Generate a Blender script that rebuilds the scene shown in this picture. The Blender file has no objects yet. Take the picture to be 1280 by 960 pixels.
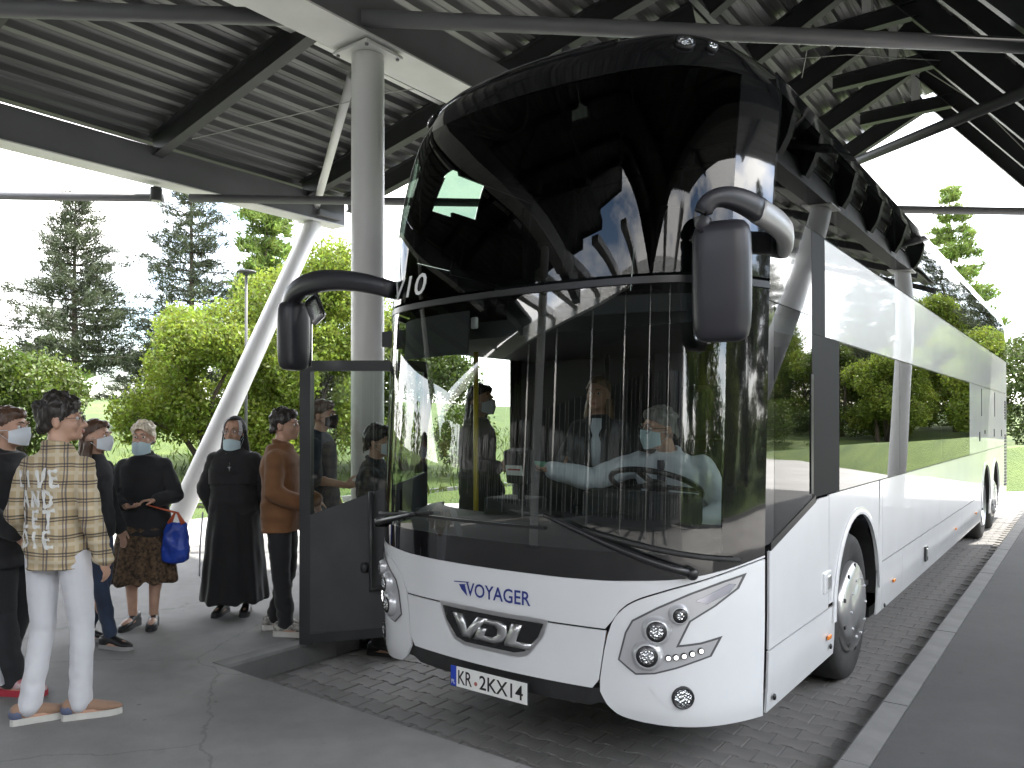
import bpy, bmesh, math, random
import numpy as np
from mathutils import Vector, Matrix, noise
from mathutils.bvhtree import BVHTree

# ---------------------------------------------------------------- camera
SC = bpy.context.scene
COL = SC.collection
R = math.radians
YAW, PITCH = 0.6422, 0.006
cam = bpy.data.cameras.new('camera')
cam_o = bpy.data.objects.new('camera', cam); COL.objects.link(cam_o)
cam_o.location = (2.595, -3.375, 1.827)
cam_o.rotation_euler = (math.pi / 2 + PITCH, 0, YAW)
cam.sensor_width = 36; cam.lens = 970.6 / 1280 * 36
cam.shift_y = 40.3 / 1280
cam.clip_start = 0.05; cam.clip_end = 3000
SC.camera = cam_o

# ---------------------------------------------------------------- sky and sun
SUN_EL, SUN_AZ = R(53), R(20)            # azimuth measured from +Y towards +X
SUN_DIR = Vector((math.sin(SUN_AZ) * math.cos(SUN_EL), math.cos(SUN_AZ) * math.cos(SUN_EL), math.sin(SUN_EL)))
world = bpy.data.worlds.new('World'); SC.world = world; world.use_nodes = True
wn = world.node_tree; wn.nodes.clear()
def wnode(t, **kw):
    n = wn.nodes.new(t)
    for k, v in kw.items(): setattr(n, k, v)
    return n
sky = wnode('ShaderNodeTexSky', sky_type='NISHITA', sun_disc=False)
sky.sun_elevation = SUN_EL; sky.sun_rotation = SUN_AZ % (2 * math.pi)
sky.air_density = 1.0; sky.dust_density = 1.4; sky.ozone_density = 1.2
tc = wnode('ShaderNodeTexCoord')
mp = wnode('ShaderNodeMapping'); mp.inputs['Scale'].default_value = (1, 1, 2.2)
cn = wnode('ShaderNodeTexNoise'); cn.inputs['Scale'].default_value = 2.6; cn.inputs['Detail'].default_value = 9; cn.inputs['Roughness'].default_value = 0.58
cr = wnode('ShaderNodeValToRGB')
cr.color_ramp.elements[0].position = 0.38; cr.color_ramp.elements[0].color = (0, 0, 0, 1)
cr.color_ramp.elements[1].position = 0.57; cr.color_ramp.elements[1].color = (1, 1, 1, 1)
cm = wnode('ShaderNodeMix', data_type='RGBA'); cm.inputs['B'].default_value = (10.2, 10.0, 9.7, 1)
bg = wnode('ShaderNodeBackground'); bg.inputs['Strength'].default_value = 0.15
wo = wnode('ShaderNodeOutputWorld')
L = wn.links.new
L(tc.outputs['Generated'], mp.inputs['Vector']); L(mp.outputs['Vector'], cn.inputs['Vector'])
L(cn.outputs['Fac'], cr.inputs['Fac']); L(cr.outputs['Color'], cm.inputs['Factor'])
L(sky.outputs['Color'], cm.inputs['A']); L(cm.outputs['Result'], bg.inputs['Color']); L(bg.outputs['Background'], wo.inputs['Surface'])

sun = bpy.data.lights.new('sun', 'SUN'); sun.energy = 2.2; sun.angle = R(0.6); sun.color = (1.0, 0.95, 0.87)
sun_o = bpy.data.objects.new('sun', sun); COL.objects.link(sun_o)
sun_o.rotation_euler = SUN_DIR.to_track_quat('Z', 'Y').to_euler(); sun_o.location = SUN_DIR * 60

SC.view_settings.view_transform = 'Standard'
SC.view_settings.look = 'None'
SC.view_settings.exposure = 2.6
SC.view_settings.gamma = 1.0
SC.view_settings.use_curve_mapping = False
SC.render.engine = 'CYCLES'
try:
    SC.cycles.max_bounces = 10; SC.cycles.diffuse_bounces = 4; SC.cycles.glossy_bounces = 5
    SC.cycles.transparent_max_bounces = 16; SC.cycles.transmission_bounces = 6
    SC.cycles.use_denoising = True
    SC.cycles.sample_clamp_indirect = 8
except Exception:
    pass

# ---------------------------------------------------------------- helpers
rnd = random.Random(7)

def tag(o, label=None, cat=None, group=None, kind=None):
    if label: o['label'] = label
    if cat: o['category'] = cat
    if group: o['group'] = group
    if kind: o['kind'] = kind
    return o

def empty(name, loc=(0, 0, 0), label=None, cat=None, group=None, rz=0.0):
    o = bpy.data.objects.new(name, None); COL.objects.link(o)
    o.location = loc; o.rotation_euler = (0, 0, rz); o.empty_display_size = 0.2
    return tag(o, label, cat, group)

def setmat(me, m):
    if m is not None: me.materials.append(m)

def link(name, me, parent=None):
    o = bpy.data.objects.new(name, me); COL.objects.link(o)
    if parent is not None:
        o.parent = parent
        mw = parent_world(parent)
        o.matrix_parent_inverse = mw.inverted()
    return o

def parent_world(p):
    m = Matrix.LocRotScale(p.location, p.rotation_euler, p.scale)
    q = p
    while q.parent is not None:
        m = Matrix.LocRotScale(q.parent.location, q.parent.rotation_euler, q.parent.scale) @ q.matrix_parent_inverse @ m
        q = q.parent
    return m

def shade(me, smooth):
    if smooth:
        me.polygons.foreach_set('use_smooth', np.ones(len(me.polygons), dtype=bool))

def mesh(name, v, f, m=None, parent=None, smooth=False, bevel=0.0, seg=2, solid=0.0, soff=-1.0):
    me = bpy.data.meshes.new(name)
    me.from_pydata([tuple(p) for p in v], [], f); me.validate(); setmat(me, m); shade(me, smooth); me.update()
    o = link(name, me, parent)
    if solid:
        md = o.modifiers.new('solid', 'SOLIDIFY'); md.thickness = solid; md.offset = soff
        es = o.modifiers.new('split', 'EDGE_SPLIT'); es.split_angle = R(38); es.use_edge_sharp = False
    if bevel:
        md = o.modifiers.new('bevel', 'BEVEL'); md.width = bevel; md.segments = seg; md.limit_method = 'ANGLE'; md.angle_limit = R(35)
        md.harden_normals = False
    return o

class MB:
    """collects simple shapes, built as one mesh"""
    def __init__(s): s.v = []; s.f = []
    def add(s, v, f):
        n = len(s.v); s.v += [Vector(p) for p in v]; s.f += [tuple(i + n for i in q) for q in f]; return s
    def box(s, c, d, rot=None):
        c = Vector(c); x, y, z = d[0] / 2, d[1] / 2, d[2] / 2
        vs = [Vector((a * x, b * y, e * z)) for a in (-1, 1) for b in (-1, 1) for e in (-1, 1)]
        if rot is not None: vs = [rot @ p for p in vs]
        return s.add([p + c for p in vs], [(0, 1, 3, 2), (4, 6, 7, 5), (0, 4, 5, 1), (2, 3, 7, 6), (0, 2, 6, 4), (1, 5, 7, 3)])
    def bx(s, x0, x1, y0, y1, z0, z1):
        return s.box(((x0 + x1) / 2, (y0 + y1) / 2, (z0 + z1) / 2), (x1 - x0, y1 - y0, z1 - z0))
    def beam(s, p0, p1, w, h, up=(0, 0, 1)):
        p0, p1 = Vector(p0), Vector(p1); d = (p1 - p0); L_ = d.length; d.normalize()
        u = Vector(up); sd = d.cross(u).normalized(); u = sd.cross(d).normalized()
        m = Matrix((sd, d, u)).transposed()
        return s.box((p0 + p1) / 2, (w, L_, h), m)
    def ibeam(s, p0, p1, w, h, t=0.02, up=(0, 0, 1)):
        p0, p1 = Vector(p0), Vector(p1); d = (p1 - p0).normalized(); u = Vector(up)
        sd = d.cross(u).normalized(); u = sd.cross(d).normalized()
        s.beam(p0, p1, t, h - 2 * t - 0.002, up)
        s.beam(p0 + u * (h / 2 - t / 2), p1 + u * (h / 2 - t / 2), w, t, up)
        s.beam(p0 - u * (h / 2 - t / 2), p1 - u * (h / 2 - t / 2), w, t, up)
        return s
    def tube(s, pts, r, n=10, cap=True):
        pts = [Vector(p) for p in pts]; k = len(pts)
        rr = r if isinstance(r, (list, tuple)) else [r] * k
        rings = []; ref = None
        for i in range(k):
            if i == 0: t = pts[1] - pts[0]
            elif i == k - 1: t = pts[-1] - pts[-2]
            else: t = (pts[i + 1] - pts[i]).normalized() + (pts[i] - pts[i - 1]).normalized()
            t = t.normalized() if t.length > 1e-9 else Vector((0, 0, 1))
            if ref is None:
                ref = Vector((0, 0, 1)) if abs(t.z) < 0.9 else Vector((1, 0, 0))
            a = t.cross(ref).normalized(); b = t.cross(a).normalized(); ref = -b if False else (a.cross(t)).normalized()
            rings.append([pts[i] + (a * math.cos(2 * math.pi * j / n) + b * math.sin(2 * math.pi * j / n)) * rr[i] for j in range(n)])
        return s.rings(rings, cap)
    def rings(s, rings, cap=True):
        n = len(rings[0]); v = [p for r_ in rings for p in r_]; f = []
        for i in range(len(rings) - 1):
            for j in range(n):
                a = i * n + j; b = i * n + (j + 1) % n
                f.append((a, b, b + n, a + n))
        if cap:
            f.append(tuple(reversed(range(n)))); f.append(tuple((len(rings) - 1) * n + j for j in range(n)))
        return s.add(v, f)
    def cyl(s, p0, p1, r0, r1=None, n=16):
        return s.tube([p0, p1], [r0, r0 if r1 is None else r1], n)
    def lathe(s, prof, o, axis, n=24):
        """prof: list of (distance along axis, radius)"""
        o = Vector(o); ax = Vector(axis).normalized()
        ref = Vector((0, 0, 1)) if abs(ax.z) < 0.9 else Vector((1, 0, 0))
        a = ax.cross(ref).normalized(); b = ax.cross(a).normalized()
        rings = [[o + ax * h + (a * math.cos(2 * math.pi * j / n) + b * math.sin(2 * math.pi * j / n)) * max(r_, 1e-4) for j in range(n)] for h, r_ in prof]
        return s.rings(rings, True)
    def prism(s, poly, fr, depth):
        """poly in 2D; fr(a,b,h) -> point"""
        n = len(poly)
        v = [fr(a, b, 0) for a, b in poly] + [fr(a, b, depth) for a, b in poly]
        f = [tuple(range(n)), tuple(reversed(range(n, 2 * n)))]
        f += [(i, i + n, (i + 1) % n + n, (i + 1) % n) for i in range(n)]
        return s.add(v, f)
    def ellipsoid(s, c, r, rot=None, nu=16, nv=10):
        c = Vector(c); rings = []
        for i in range(nv + 1):
            th = math.pi * (i / nv); rr = max(math.sin(th), 0.02); zz = -math.cos(th)
            ring = []
            for j in range(nu):
                p = Vector((r[0] * rr * math.cos(2 * math.pi * j / nu), r[1] * rr * math.sin(2 * math.pi * j / nu), r[2] * zz))
                if rot is not None: p = rot @ p
                ring.append(c + p)
            rings.append(ring)
        return s.rings(rings, True)
    def build(s, name, m=None, parent=None, smooth=False, bevel=0.0, seg=2, **kw):
        o = mesh(name, s.v, s.f, m, parent, smooth, bevel, seg, **kw)
        return o

def recalc(o):
    bm = bmesh.new(); bm.from_mesh(o.data); bmesh.ops.recalc_face_normals(bm, faces=bm.faces); bm.to_mesh(o.data); bm.free(); return o

def fastmesh(name, V, F, m, parent=None, smooth=False):
    """V (n,3) array, F (k,3|4) array"""
    V = np.asarray(V, dtype=np.float32); F = np.asarray(F, dtype=np.int32); k = F.shape[1]
    me = bpy.data.meshes.new(name)
    me.vertices.add(len(V)); me.vertices.foreach_set('co', V.ravel())
    me.loops.add(F.size); me.loops.foreach_set('vertex_index', F.ravel())
    me.polygons.add(len(F)); me.polygons.foreach_set('loop_start', np.arange(0, F.size, k, dtype=np.int32))
    try: me.polygons.foreach_set('loop_total', np.full(len(F), k, dtype=np.int32))
    except Exception: pass
    me.update(calc_edges=True); shade(me, smooth); setmat(me, m)
    return link(name, me, parent)

# ---------------------------------------------------------------- materials
MATS = {}
def M(name, color=(0.5, 0.5, 0.5), rough=0.5, metal=0.0, var=0.0, vscale=8.0, bump=0.0, bscale=60.0, spec=None, coat=0.0, coatr=0.03,
      detail=4.0, col2=None, emit=None, trans=0.0, stretch=None, sheen=0.0, bdist=0.01, rvar=0.0):
    if name in MATS: return MATS[name]
    m = bpy.data.materials.new(name); m.use_nodes = True; nt = m.node_tree
    b = nt.nodes['Principled BSDF']
    b.inputs['Base Color'].default_value = (*color, 1); b.inputs['Roughness'].default_value = rough; b.inputs['Metallic'].default_value = metal
    if spec is not None: b.inputs['Specular IOR Level'].default_value = spec
    if coat: b.inputs['Coat Weight'].default_value = coat; b.inputs['Coat Roughness'].default_value = coatr
    if sheen: b.inputs['Sheen Weight'].default_value = sheen
    if emit: b.inputs['Emission Color'].default_value = (*emit[:3], 1); b.inputs['Emission Strength'].default_value = emit[3]
    co = None
    def coords():
        nonlocal co
        if co is None:
            t = nt.nodes.new('ShaderNodeTexCoord'); co = t.outputs['Object']
            if stretch:
                mp_ = nt.nodes.new('ShaderNodeMapping'); mp_.inputs['Scale'].default_value = stretch
                nt.links.new(co, mp_.inputs['Vector']); co = mp_.outputs['Vector']
        return co
    if var or rvar:
        n = nt.nodes.new('ShaderNodeTexNoise'); n.inputs['Scale'].default_value = vscale; n.inputs['Detail'].default_value = detail
        nt.links.new(coords(), n.inputs['Vector'])
        if var:
            c2 = col2 or tuple(max(0, c * (1 - var)) for c in color); c1 = color if col2 else tuple(min(1, c * (1 + var)) for c in color)
            rp = nt.nodes.new('ShaderNodeValToRGB')
            rp.color_ramp.elements[0].position = 0.32; rp.color_ramp.elements[0].color = (*c2, 1)
            rp.color_ramp.elements[1].position = 0.68; rp.color_ramp.elements[1].color = (*c1, 1)
            nt.links.new(n.outputs['Fac'], rp.inputs['Fac']); nt.links.new(rp.outputs['Color'], b.inputs['Base Color'])
        if rvar:
            mr = nt.nodes.new('ShaderNodeMapRange'); mr.inputs['To Min'].default_value = max(0, rough - rvar); mr.inputs['To Max'].default_value = min(1, rough + rvar)
            nt.links.new(n.outputs['Fac'], mr.inputs['Value']); nt.links.new(mr.outputs['Result'], b.inputs['Roughness'])
    if bump:
        n2 = nt.nodes.new('ShaderNodeTexNoise'); n2.inputs['Scale'].default_value = bscale; n2.inputs['Detail'].default_value = 5
        nt.links.new(coords(), n2.inputs['Vector'])
        bp = nt.nodes.new('ShaderNodeBump'); bp.inputs['Strength'].default_value = bump; bp.inputs['Distance'].default_value = bdist
        nt.links.new(n2.outputs['Fac'], bp.inputs['Height']); nt.links.new(bp.outputs['Normal'], b.inputs['Normal'])
        if coat: nt.links.new(bp.outputs['Normal'], b.inputs['Coat Normal'])
    if trans:
        tb = nt.nodes.new('ShaderNodeBsdfTranslucent'); mx = nt.nodes.new('ShaderNodeMixShader'); mx.inputs[0].default_value = trans
        lk = [l for l in nt.links if l.to_socket == b.inputs['Base Color']]
        if lk: nt.links.new(lk[0].from_socket, tb.inputs['Color'])
        else: tb.inputs['Color'].default_value = (*color, 1)
        out = [n for n in nt.nodes if n.type == 'OUTPUT_MATERIAL'][0]
        nt.links.new(b.outputs[0], mx.inputs[1]); nt.links.new(tb.outputs[0], mx.inputs[2]); nt.links.new(mx.outputs[0], out.inputs['Surface'])
    MATS[name] = m
    return m

def glass(name, tint, ior=1.5, bump=0.0, bscale=1.2, rough=0.0):
    """thin pane: tinted see-through plus a Fresnel mirror layer"""
    if name in MATS: return MATS[name]
    m = bpy.data.materials.new(name); m.use_nodes = True; nt = m.node_tree
    nt.nodes.remove(nt.nodes['Principled BSDF'])
    out = [n for n in nt.nodes if n.type == 'OUTPUT_MATERIAL'][0]
    t = nt.nodes.new('ShaderNodeBsdfTransparent'); t.inputs['Color'].default_value = (*tint, 1)
    g = nt.nodes.new('ShaderNodeBsdfGlossy'); g.inputs['Roughness'].default_value = rough; g.inputs['Color'].default_value = (1, 1, 1, 1)
    fr = nt.nodes.new('ShaderNodeFresnel')
    ge = nt.nodes.new('ShaderNodeNewGeometry'); io = nt.nodes.new('ShaderNodeMapRange')      # same mirror layer from both sides of the pane
    io.inputs['To Min'].default_value = ior; io.inputs['To Max'].default_value = 1 / ior
    nt.links.new(ge.outputs['Backfacing'], io.inputs['Value']); nt.links.new(io.outputs['Result'], fr.inputs['IOR'])
    mx = nt.nodes.new('ShaderNodeMixShader')
    if bump:
        tcn = nt.nodes.new('ShaderNodeTexCoord'); n2 = nt.nodes.new('ShaderNodeTexNoise'); n2.inputs['Scale'].default_value = bscale; n2.inputs['Detail'].default_value = 1
        bp = nt.nodes.new('ShaderNodeBump'); bp.inputs['Strength'].default_value = bump; bp.inputs['Distance'].default_value = 0.05
        nt.links.new(tcn.outputs['Object'], n2.inputs['Vector']); nt.links.new(n2.outputs['Fac'], bp.inputs['Height'])
        nt.links.new(bp.outputs['Normal'], g.inputs['Normal'])
    nt.links.new(fr.outputs[0], mx.inputs[0]); nt.links.new(t.outputs[0], mx.inputs[1]); nt.links.new(g.outputs[0], mx.inputs[2])
    nt.links.new(mx.outputs[0], out.inputs['Surface'])
    MATS[name] = m
    return m

def pchip(xs, ys):
    xs = list(map(float, xs)); ys = list(map(float, ys)); n = len(xs)
    h = [xs[i + 1] - xs[i] for i in range(n - 1)]; d = [(ys[i + 1] - ys[i]) / h[i] for i in range(n - 1)]
    m = [d[0]] + [0 if d[i - 1] * d[i] <= 0 else 2 / (1 / d[i - 1] + 1 / d[i]) for i in range(1, n - 1)] + [d[-1]]
    def f(x):
        if x <= xs[0]: return ys[0]
        if x >= xs[-1]: return ys[-1]
        i = max(0, min(n - 2, np.searchsorted(xs, x) - 1)); t = (x - xs[i]) / h[i]
        return ((1 + 2 * t) * (1 - t) ** 2 * ys[i] + t * (1 - t) ** 2 * h[i] * m[i] + t * t * (3 - 2 * t) * ys[i + 1] + t * t * (t - 1) * h[i] * m[i + 1])
    return f
def lerp(xs, ys):
    return lambda x: float(np.interp(x, xs, ys))

def text_verts(txt, size=1.0, shear=0.0, bold=0.0, xs=1.0):
    cu = bpy.data.curves.new('t', 'FONT'); cu.body = txt; cu.size = size; cu.shear = shear; cu.offset = bold; cu.resolution_u = 3
    o = bpy.data.objects.new('t', cu); COL.objects.link(o)
    dg = bpy.context.evaluated_depsgraph_get(); me = bpy.data.meshes.new_from_object(o.evaluated_get(dg))
    v = [(p.co.x * xs, p.co.y) for p in me.vertices]; f = [tuple(p.vertices) for p in me.polygons]
    bpy.data.objects.remove(o); bpy.data.curves.remove(cu); bpy.data.meshes.remove(me)
    return v, f
# ================================================================ SETTING
def worn_asphalt(name, col, crack=1.0):
    m = bpy.data.materials.new(name); m.use_nodes = True; nt = m.node_tree; b = nt.nodes['Principled BSDF']; N = nt.nodes.new; K = nt.links.new
    b.inputs['Roughness'].default_value = .85
    t = N('ShaderNodeTexCoord').outputs['Object']
    def noi(sc, det, ro=.6, w=None):
        n = N('ShaderNodeTexNoise'); n.inputs['Scale'].default_value = sc; n.inputs['Detail'].default_value = det; n.inputs['Roughness'].default_value = ro; K(w or t, n.inputs['Vector']); return n
    def ramp(fac, p0, p1, c0, c1):
        r = N('ShaderNodeValToRGB'); e = r.color_ramp.elements; e[0].position = p0; e[1].position = p1; e[0].color = (c0, c0, c0, 1); e[1].color = (c1, c1, c1, 1); K(fac, r.inputs['Fac']); return r.outputs['Color']
    def mul(a, bb):
        m_ = N('ShaderNodeMixRGB'); m_.blend_type = 'MULTIPLY'; m_.inputs[0].default_value = 1; K(a, m_.inputs[1]) if not isinstance(a, tuple) else setattr(m_.inputs[1], 'default_value', a); K(bb, m_.inputs[2]); return m_.outputs[0]
    c = mul((*col, 1), ramp(noi(.55, 6).outputs['Fac'], .3, .7, .80, 1.16))
    c = mul(c, ramp(noi(4.2, 8, .7).outputs['Fac'], .28, .72, .86, 1.10))
    sp = noi(260, 3, .8); c = mul(c, ramp(sp.outputs['Fac'], .35, .70, .72, 1.25))
    st = noi(2.1, 3, .5); c = mul(c, ramp(st.outputs['Fac'], .66, .74, 1.0, .74))          # oil and tyre stains
    vo = N('ShaderNodeTexVoronoi'); vo.inputs['Scale'].default_value = 3.3; K(t, vo.inputs['Vector']); c = mul(c, ramp(vo.outputs['Distance'], .035, .05, .62, 1.0))   # trodden gum
    if crack:
        wv = noi(1.6, 6); ad = N('ShaderNodeMixRGB'); ad.blend_type = 'ADD'; ad.inputs[0].default_value = .35; K(t, ad.inputs[1]); K(wv.outputs['Color'], ad.inputs[2])
        v2 = N('ShaderNodeTexVoronoi'); v2.feature = 'DISTANCE_TO_EDGE'; v2.inputs['Scale'].default_value = .42; K(ad.outputs[0], v2.inputs['Vector'])
        c = mul(c, ramp(v2.outputs['Distance'], .0008, .0026, .70, 1.0))
    K(c, b.inputs['Base Color'])
    bp = N('ShaderNodeBump'); bp.inputs['Strength'].default_value = .5; bp.inputs['Distance'].default_value = .004; K(sp.outputs['Fac'], bp.inputs['Height']); K(bp.outputs['Normal'], b.inputs['Normal'])
    return m
asphalt_shaded = worn_asphalt('asphalt_shaded', (0.062, 0.062, 0.062), 0)  # platform asphalt again, darkened to paint in the shade beside the bay
asphalt = worn_asphalt('asphalt', (0.225, 0.222, 0.218))
concrete_lit = M('concrete_apron', (0.32, 0.312, 0.30), 0.9, var=0.10, vscale=0.7, bump=0.2, bscale=90, detail=8)
kerb_m = M('kerb_concrete', (0.15, 0.15, 0.147), 0.85, var=0.15, vscale=5, bump=0.3, bscale=150, bdist=0.004)
paver_m = M('paving_block', (0.150, 0.146, 0.140), 0.85, var=0.22, vscale=3.1, bump=0.35, bscale=170, bdist=0.004, detail=7)
joint_m = M('joint_sand', (0.118, 0.115, 0.11), 0.95, var=0.2, vscale=30)
grass_m = M('meadow_grass', (0.085, 0.125, 0.02), 0.9, var=0.3, vscale=0.9, bump=0.9, bscale=22, detail=9, col2=(0.045, 0.08, 0.011), bdist=0.08)

# ground: one sheet to the horizon, level under the apron and banked behind it
APRON = [(-17, -45), (-15.2, 2.5), (-11.2, 7.2), (-7.5, 38), (15, 40), (14, -45)]
def poly_dist(x, y):
    """positive outside the apron"""
    ins = True; dmin = 1e9; n = len(APRON)
    for i in range(n):
        ax, ay = APRON[i]; bx_, by_ = APRON[(i + 1) % n]
        ex, ey = bx_ - ax, by_ - ay; t = max(0, min(1, ((x - ax) * ex + (y - ay) * ey) / (ex * ex + ey * ey)))
        dmin = min(dmin, math.hypot(x - ax - t * ex, y - ay - t * ey))
        if ex * (y - ay) - ey * (x - ax) > 0: ins = False
    return -dmin if ins else dmin
def ground_z(x, y):
    d = poly_dist(x, y)
    if d <= 0: return -0.06
    rise = 0.10 * d if d < 30 else 3.0 + (d - 30) * 0.015
    k = min(1, d / 1.2)
    return -0.06 + k * (0.12 + rise + 0.25 * noise.noise(Vector((x * 0.11, y * 0.11, 0))) * min(1, d / 6))
gs = [math.sinh(t * 4.6) / math.sinh(4.6) * 900 for t in np.linspace(-1, 1, 150)]
V = [(x - 2, y + 5, ground_z(x - 2, y + 5)) for y in gs for x in gs]
n_ = len(gs); Fc = [(j * n_ + i, j * n_ + i + 1, (j + 1) * n_ + i + 1, (j + 1) * n_ + i) for j in range(n_ - 1) for i in range(n_ - 1)]
o = fastmesh('ground', V, Fc, grass_m, smooth=True); tag(o, 'bright green meadow rising in banks round the station', kind='structure')
o = mesh('road', [(x, y, -0.014) for x, y in APRON], [tuple(reversed(range(len(APRON))))], concrete_lit); tag(o, 'pale sunlit concrete apron round the bus station', kind='structure')
mb = MB()
for i in range(len(APRON)):
    a = Vector((*APRON[i], 0)); b = Vector((*APRON[(i + 1) % len(APRON)], 0)); d = (b - a).normalized()
    mb.beam(a + d * 0.08 + Vector((0, 0, 0.02)), b - d * 0.08 + Vector((0, 0, 0.02)), 0.14, 0.2)
o = mb.build('apron_edging', kerb_m); tag(o, 'low concrete edging between apron and grass', kind='structure')

# raised platform round the bay
ZP = 0.15
BX0, BX1, BY0 = -2.15, 1.57, -0.30
PL = [(-9.6, -27), (13, -27), (12.5, -9), (6.2, -4), (6.2, BY0), (BX0 - .155, BY0), (BX0 - .155, 10.5), (-4.2, 10.5), (-6.6, 3.62), (-7.22, 1.55), (-8.5, -2.2)]
mb = MB(); mb.prism(PL, lambda a, b, h: (a, b, ZP - h), 0.22)
plat = mb.build('platform', asphalt); recalc(plat); tag(plat, 'grey asphalt waiting platform wrapping round the bus bay', kind='structure')
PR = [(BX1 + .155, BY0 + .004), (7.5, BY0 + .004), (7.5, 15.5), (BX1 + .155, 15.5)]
mb = MB(); mb.prism(PR, lambda a, b, h: (a, b, ZP - .003 - h), 0.2); o = mb.build('side_platform', asphalt_shaded); recalc(o); tag(o, 'asphalt strip beside the bus bay with shade put into its colour', kind='structure')
def kerb_run(p0, p1, w=0.15, step=1.0, side=1, h=0.26, ztop=ZP + 0.004):
    """kerbstones from p0 to p1; side: which side is the road (left of travel = 1)"""
    p0 = Vector((*p0, 0)); p1 = Vector((*p1, 0)); d = (p1 - p0); Ln = d.length; d.normalize(); sd = Vector((-d.y, d.x, 0)) * side
    k = max(1, round(Ln / step)); st = Ln / k; L2 = st - 0.007; c = 0.018
    prof = [(-w / 2, -h), (w / 2, -h), (w / 2, -c), (w / 2 - c, 0), (-w / 2, 0)]
    me = None
    for i in range(k):
        cpos = p0 + d * (st * (i + .5)) + Vector((0, 0, ztop + rnd.uniform(-.003, .002)))
        if me is None:
            vs = [sd * a + Vector((0, 0, b)) + d * (e * L2 / 2) for e in (-1, 1) for a, b in prof]
            fs = [(0, 1, 2, 3, 4), (9, 8, 7, 6, 5)] + [(j, j + 5, (j + 1) % 5 + 5, (j + 1) % 5) for j in range(5)]
            ob = mesh('kerbstone', vs, fs, kerb_m, None); recalc(ob); me = ob.data
        else:
            ob = bpy.data.objects.new('kerbstone', me); COL.objects.link(ob)
        ob.location = cpos; ob.parent = plat; ob.matrix_parent_inverse = Matrix.Identity(4)
kw = 0.15
kerb_run((BX1 + kw / 2, BY0), (BX1 + kw / 2, 15.5), side=1)
kerb_run((BX0 - kw / 2, BY0), (BX0 - kw / 2, 10.5), side=-1)
kerb_run((-4.27, 10.6), (-6.67, 3.66), side=-1); kerb_run((-6.67, 3.6), (-7.29, 1.57), side=-1); kerb_run((-7.29, 1.53), (-8.57, -2.2), side=-1)

# block paving of the bay: interlocking double-T blocks
bay = mesh('bay_bed', [(BX0, BY0, -0.010), (BX1, BY0, -0.010), (BX1, 19.5, -0.010), (BX0, 19.5, -0.010)], [(0, 1, 2, 3)], joint_m)
tag(bay, 'block paved bus bay sunk between the kerbs', kind='structure'); bay.name = 'paving'
bl, bw, tk = 0.2, 0.165, 0.022
def block_shape(g=0.0025):
    a, b = bl / 2 - g, bw / 2 - g; t = tk
    return [(-a, -b), (-a + .045, -b), (-a + .07, -b + t), (a - .07, -b + t), (a - .045, -b), (a, -b), (a, b), (a - .045, b), (a - .07, b - t), (-a + .07, b - t), (-a + .045, b), (-a, b)]
shp = block_shape()
c_ = 0.004
def block_mesh():
    n = len(shp); top = [(x * .968, y * .96, 0) for x, y in shp]; rim = [(x, y, -c_) for x, y in shp]; bot = [(x, y, -.03) for x, y in shp]
    v = top + rim + bot
    f = [tuple(range(n))] + [(i + n, (i + 1) % n + n, (i + 1) % n, i) for i in range(n)] + [(i + 2 * n, (i + 1) % n + 2 * n, (i + 1) % n + n, i + n) for i in range(n)]
    return v, f
bv, bf = block_mesh()
cells = []
py = bw - tk * 0.86
ny = int((19.3 - BY0) / py); nx = int((BX1 - BX0) / bl) + 1
camv = Vector((2.595, -3.375, 0)); fwd = Vector((-math.sin(YAW), math.cos(YAW), 0)); rgt = Vector((math.cos(YAW), math.sin(YAW), 0))
for j in range(ny):
    for i in range(-1, nx + 1):
        x = BX0 + (i + (0.5 if j % 2 else 0)) * bl + 0.06; y = BY0 + 0.1 + j * py
        if x - bl / 2 < BX0 + .002 or x + bl / 2 > BX1 - .002: continue
        d = Vector((x, y, 0)) - camv; dp = d.dot(fwd); u = d.dot(rgt) / dp if dp > 0 else 9
        hidden = (-1.0 < x < .55 and .5 < y) or (-1.2 < x < 1.0 and y > 1.6) or (x < -1.25 and y > 1.9)
        # blocks right behind the front kerb are out of sight from the platform
        cells.append((dp + (100 if hidden or abs(u) > .69 or dp < 2.4 else 0), x, y))
cells.sort()
me_b = None
sv, sf = [], []
for k, (key, x, y) in enumerate(cells):
    dz = rnd.uniform(-.003, .002); rx, ry = rnd.uniform(-.007, .007), rnd.uniform(-.007, .007); rz = rnd.uniform(-.012, .012)
    if k < 300:
        if me_b is None:
            ob = mesh('paving_block', bv, bf, paver_m); me_b = ob.data
        else:
            ob = bpy.data.objects.new('paving_block', me_b); COL.objects.link(ob)
        ob.location = (x, y, dz); ob.rotation_euler = (rx, ry, rz); ob.parent = bay; ob.matrix_parent_inverse = Matrix.Identity(4)
    else:
        n0 = len(sv); sv += [(a + x, b + y, c + dz) for a, b, c in bv]; sf += [tuple(q + n0 for q in f) for f in bf]
rest = mesh('paving_blocks_beyond', sv, sf, paver_m, bay); rest['kind'] = 'stuff'

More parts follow.
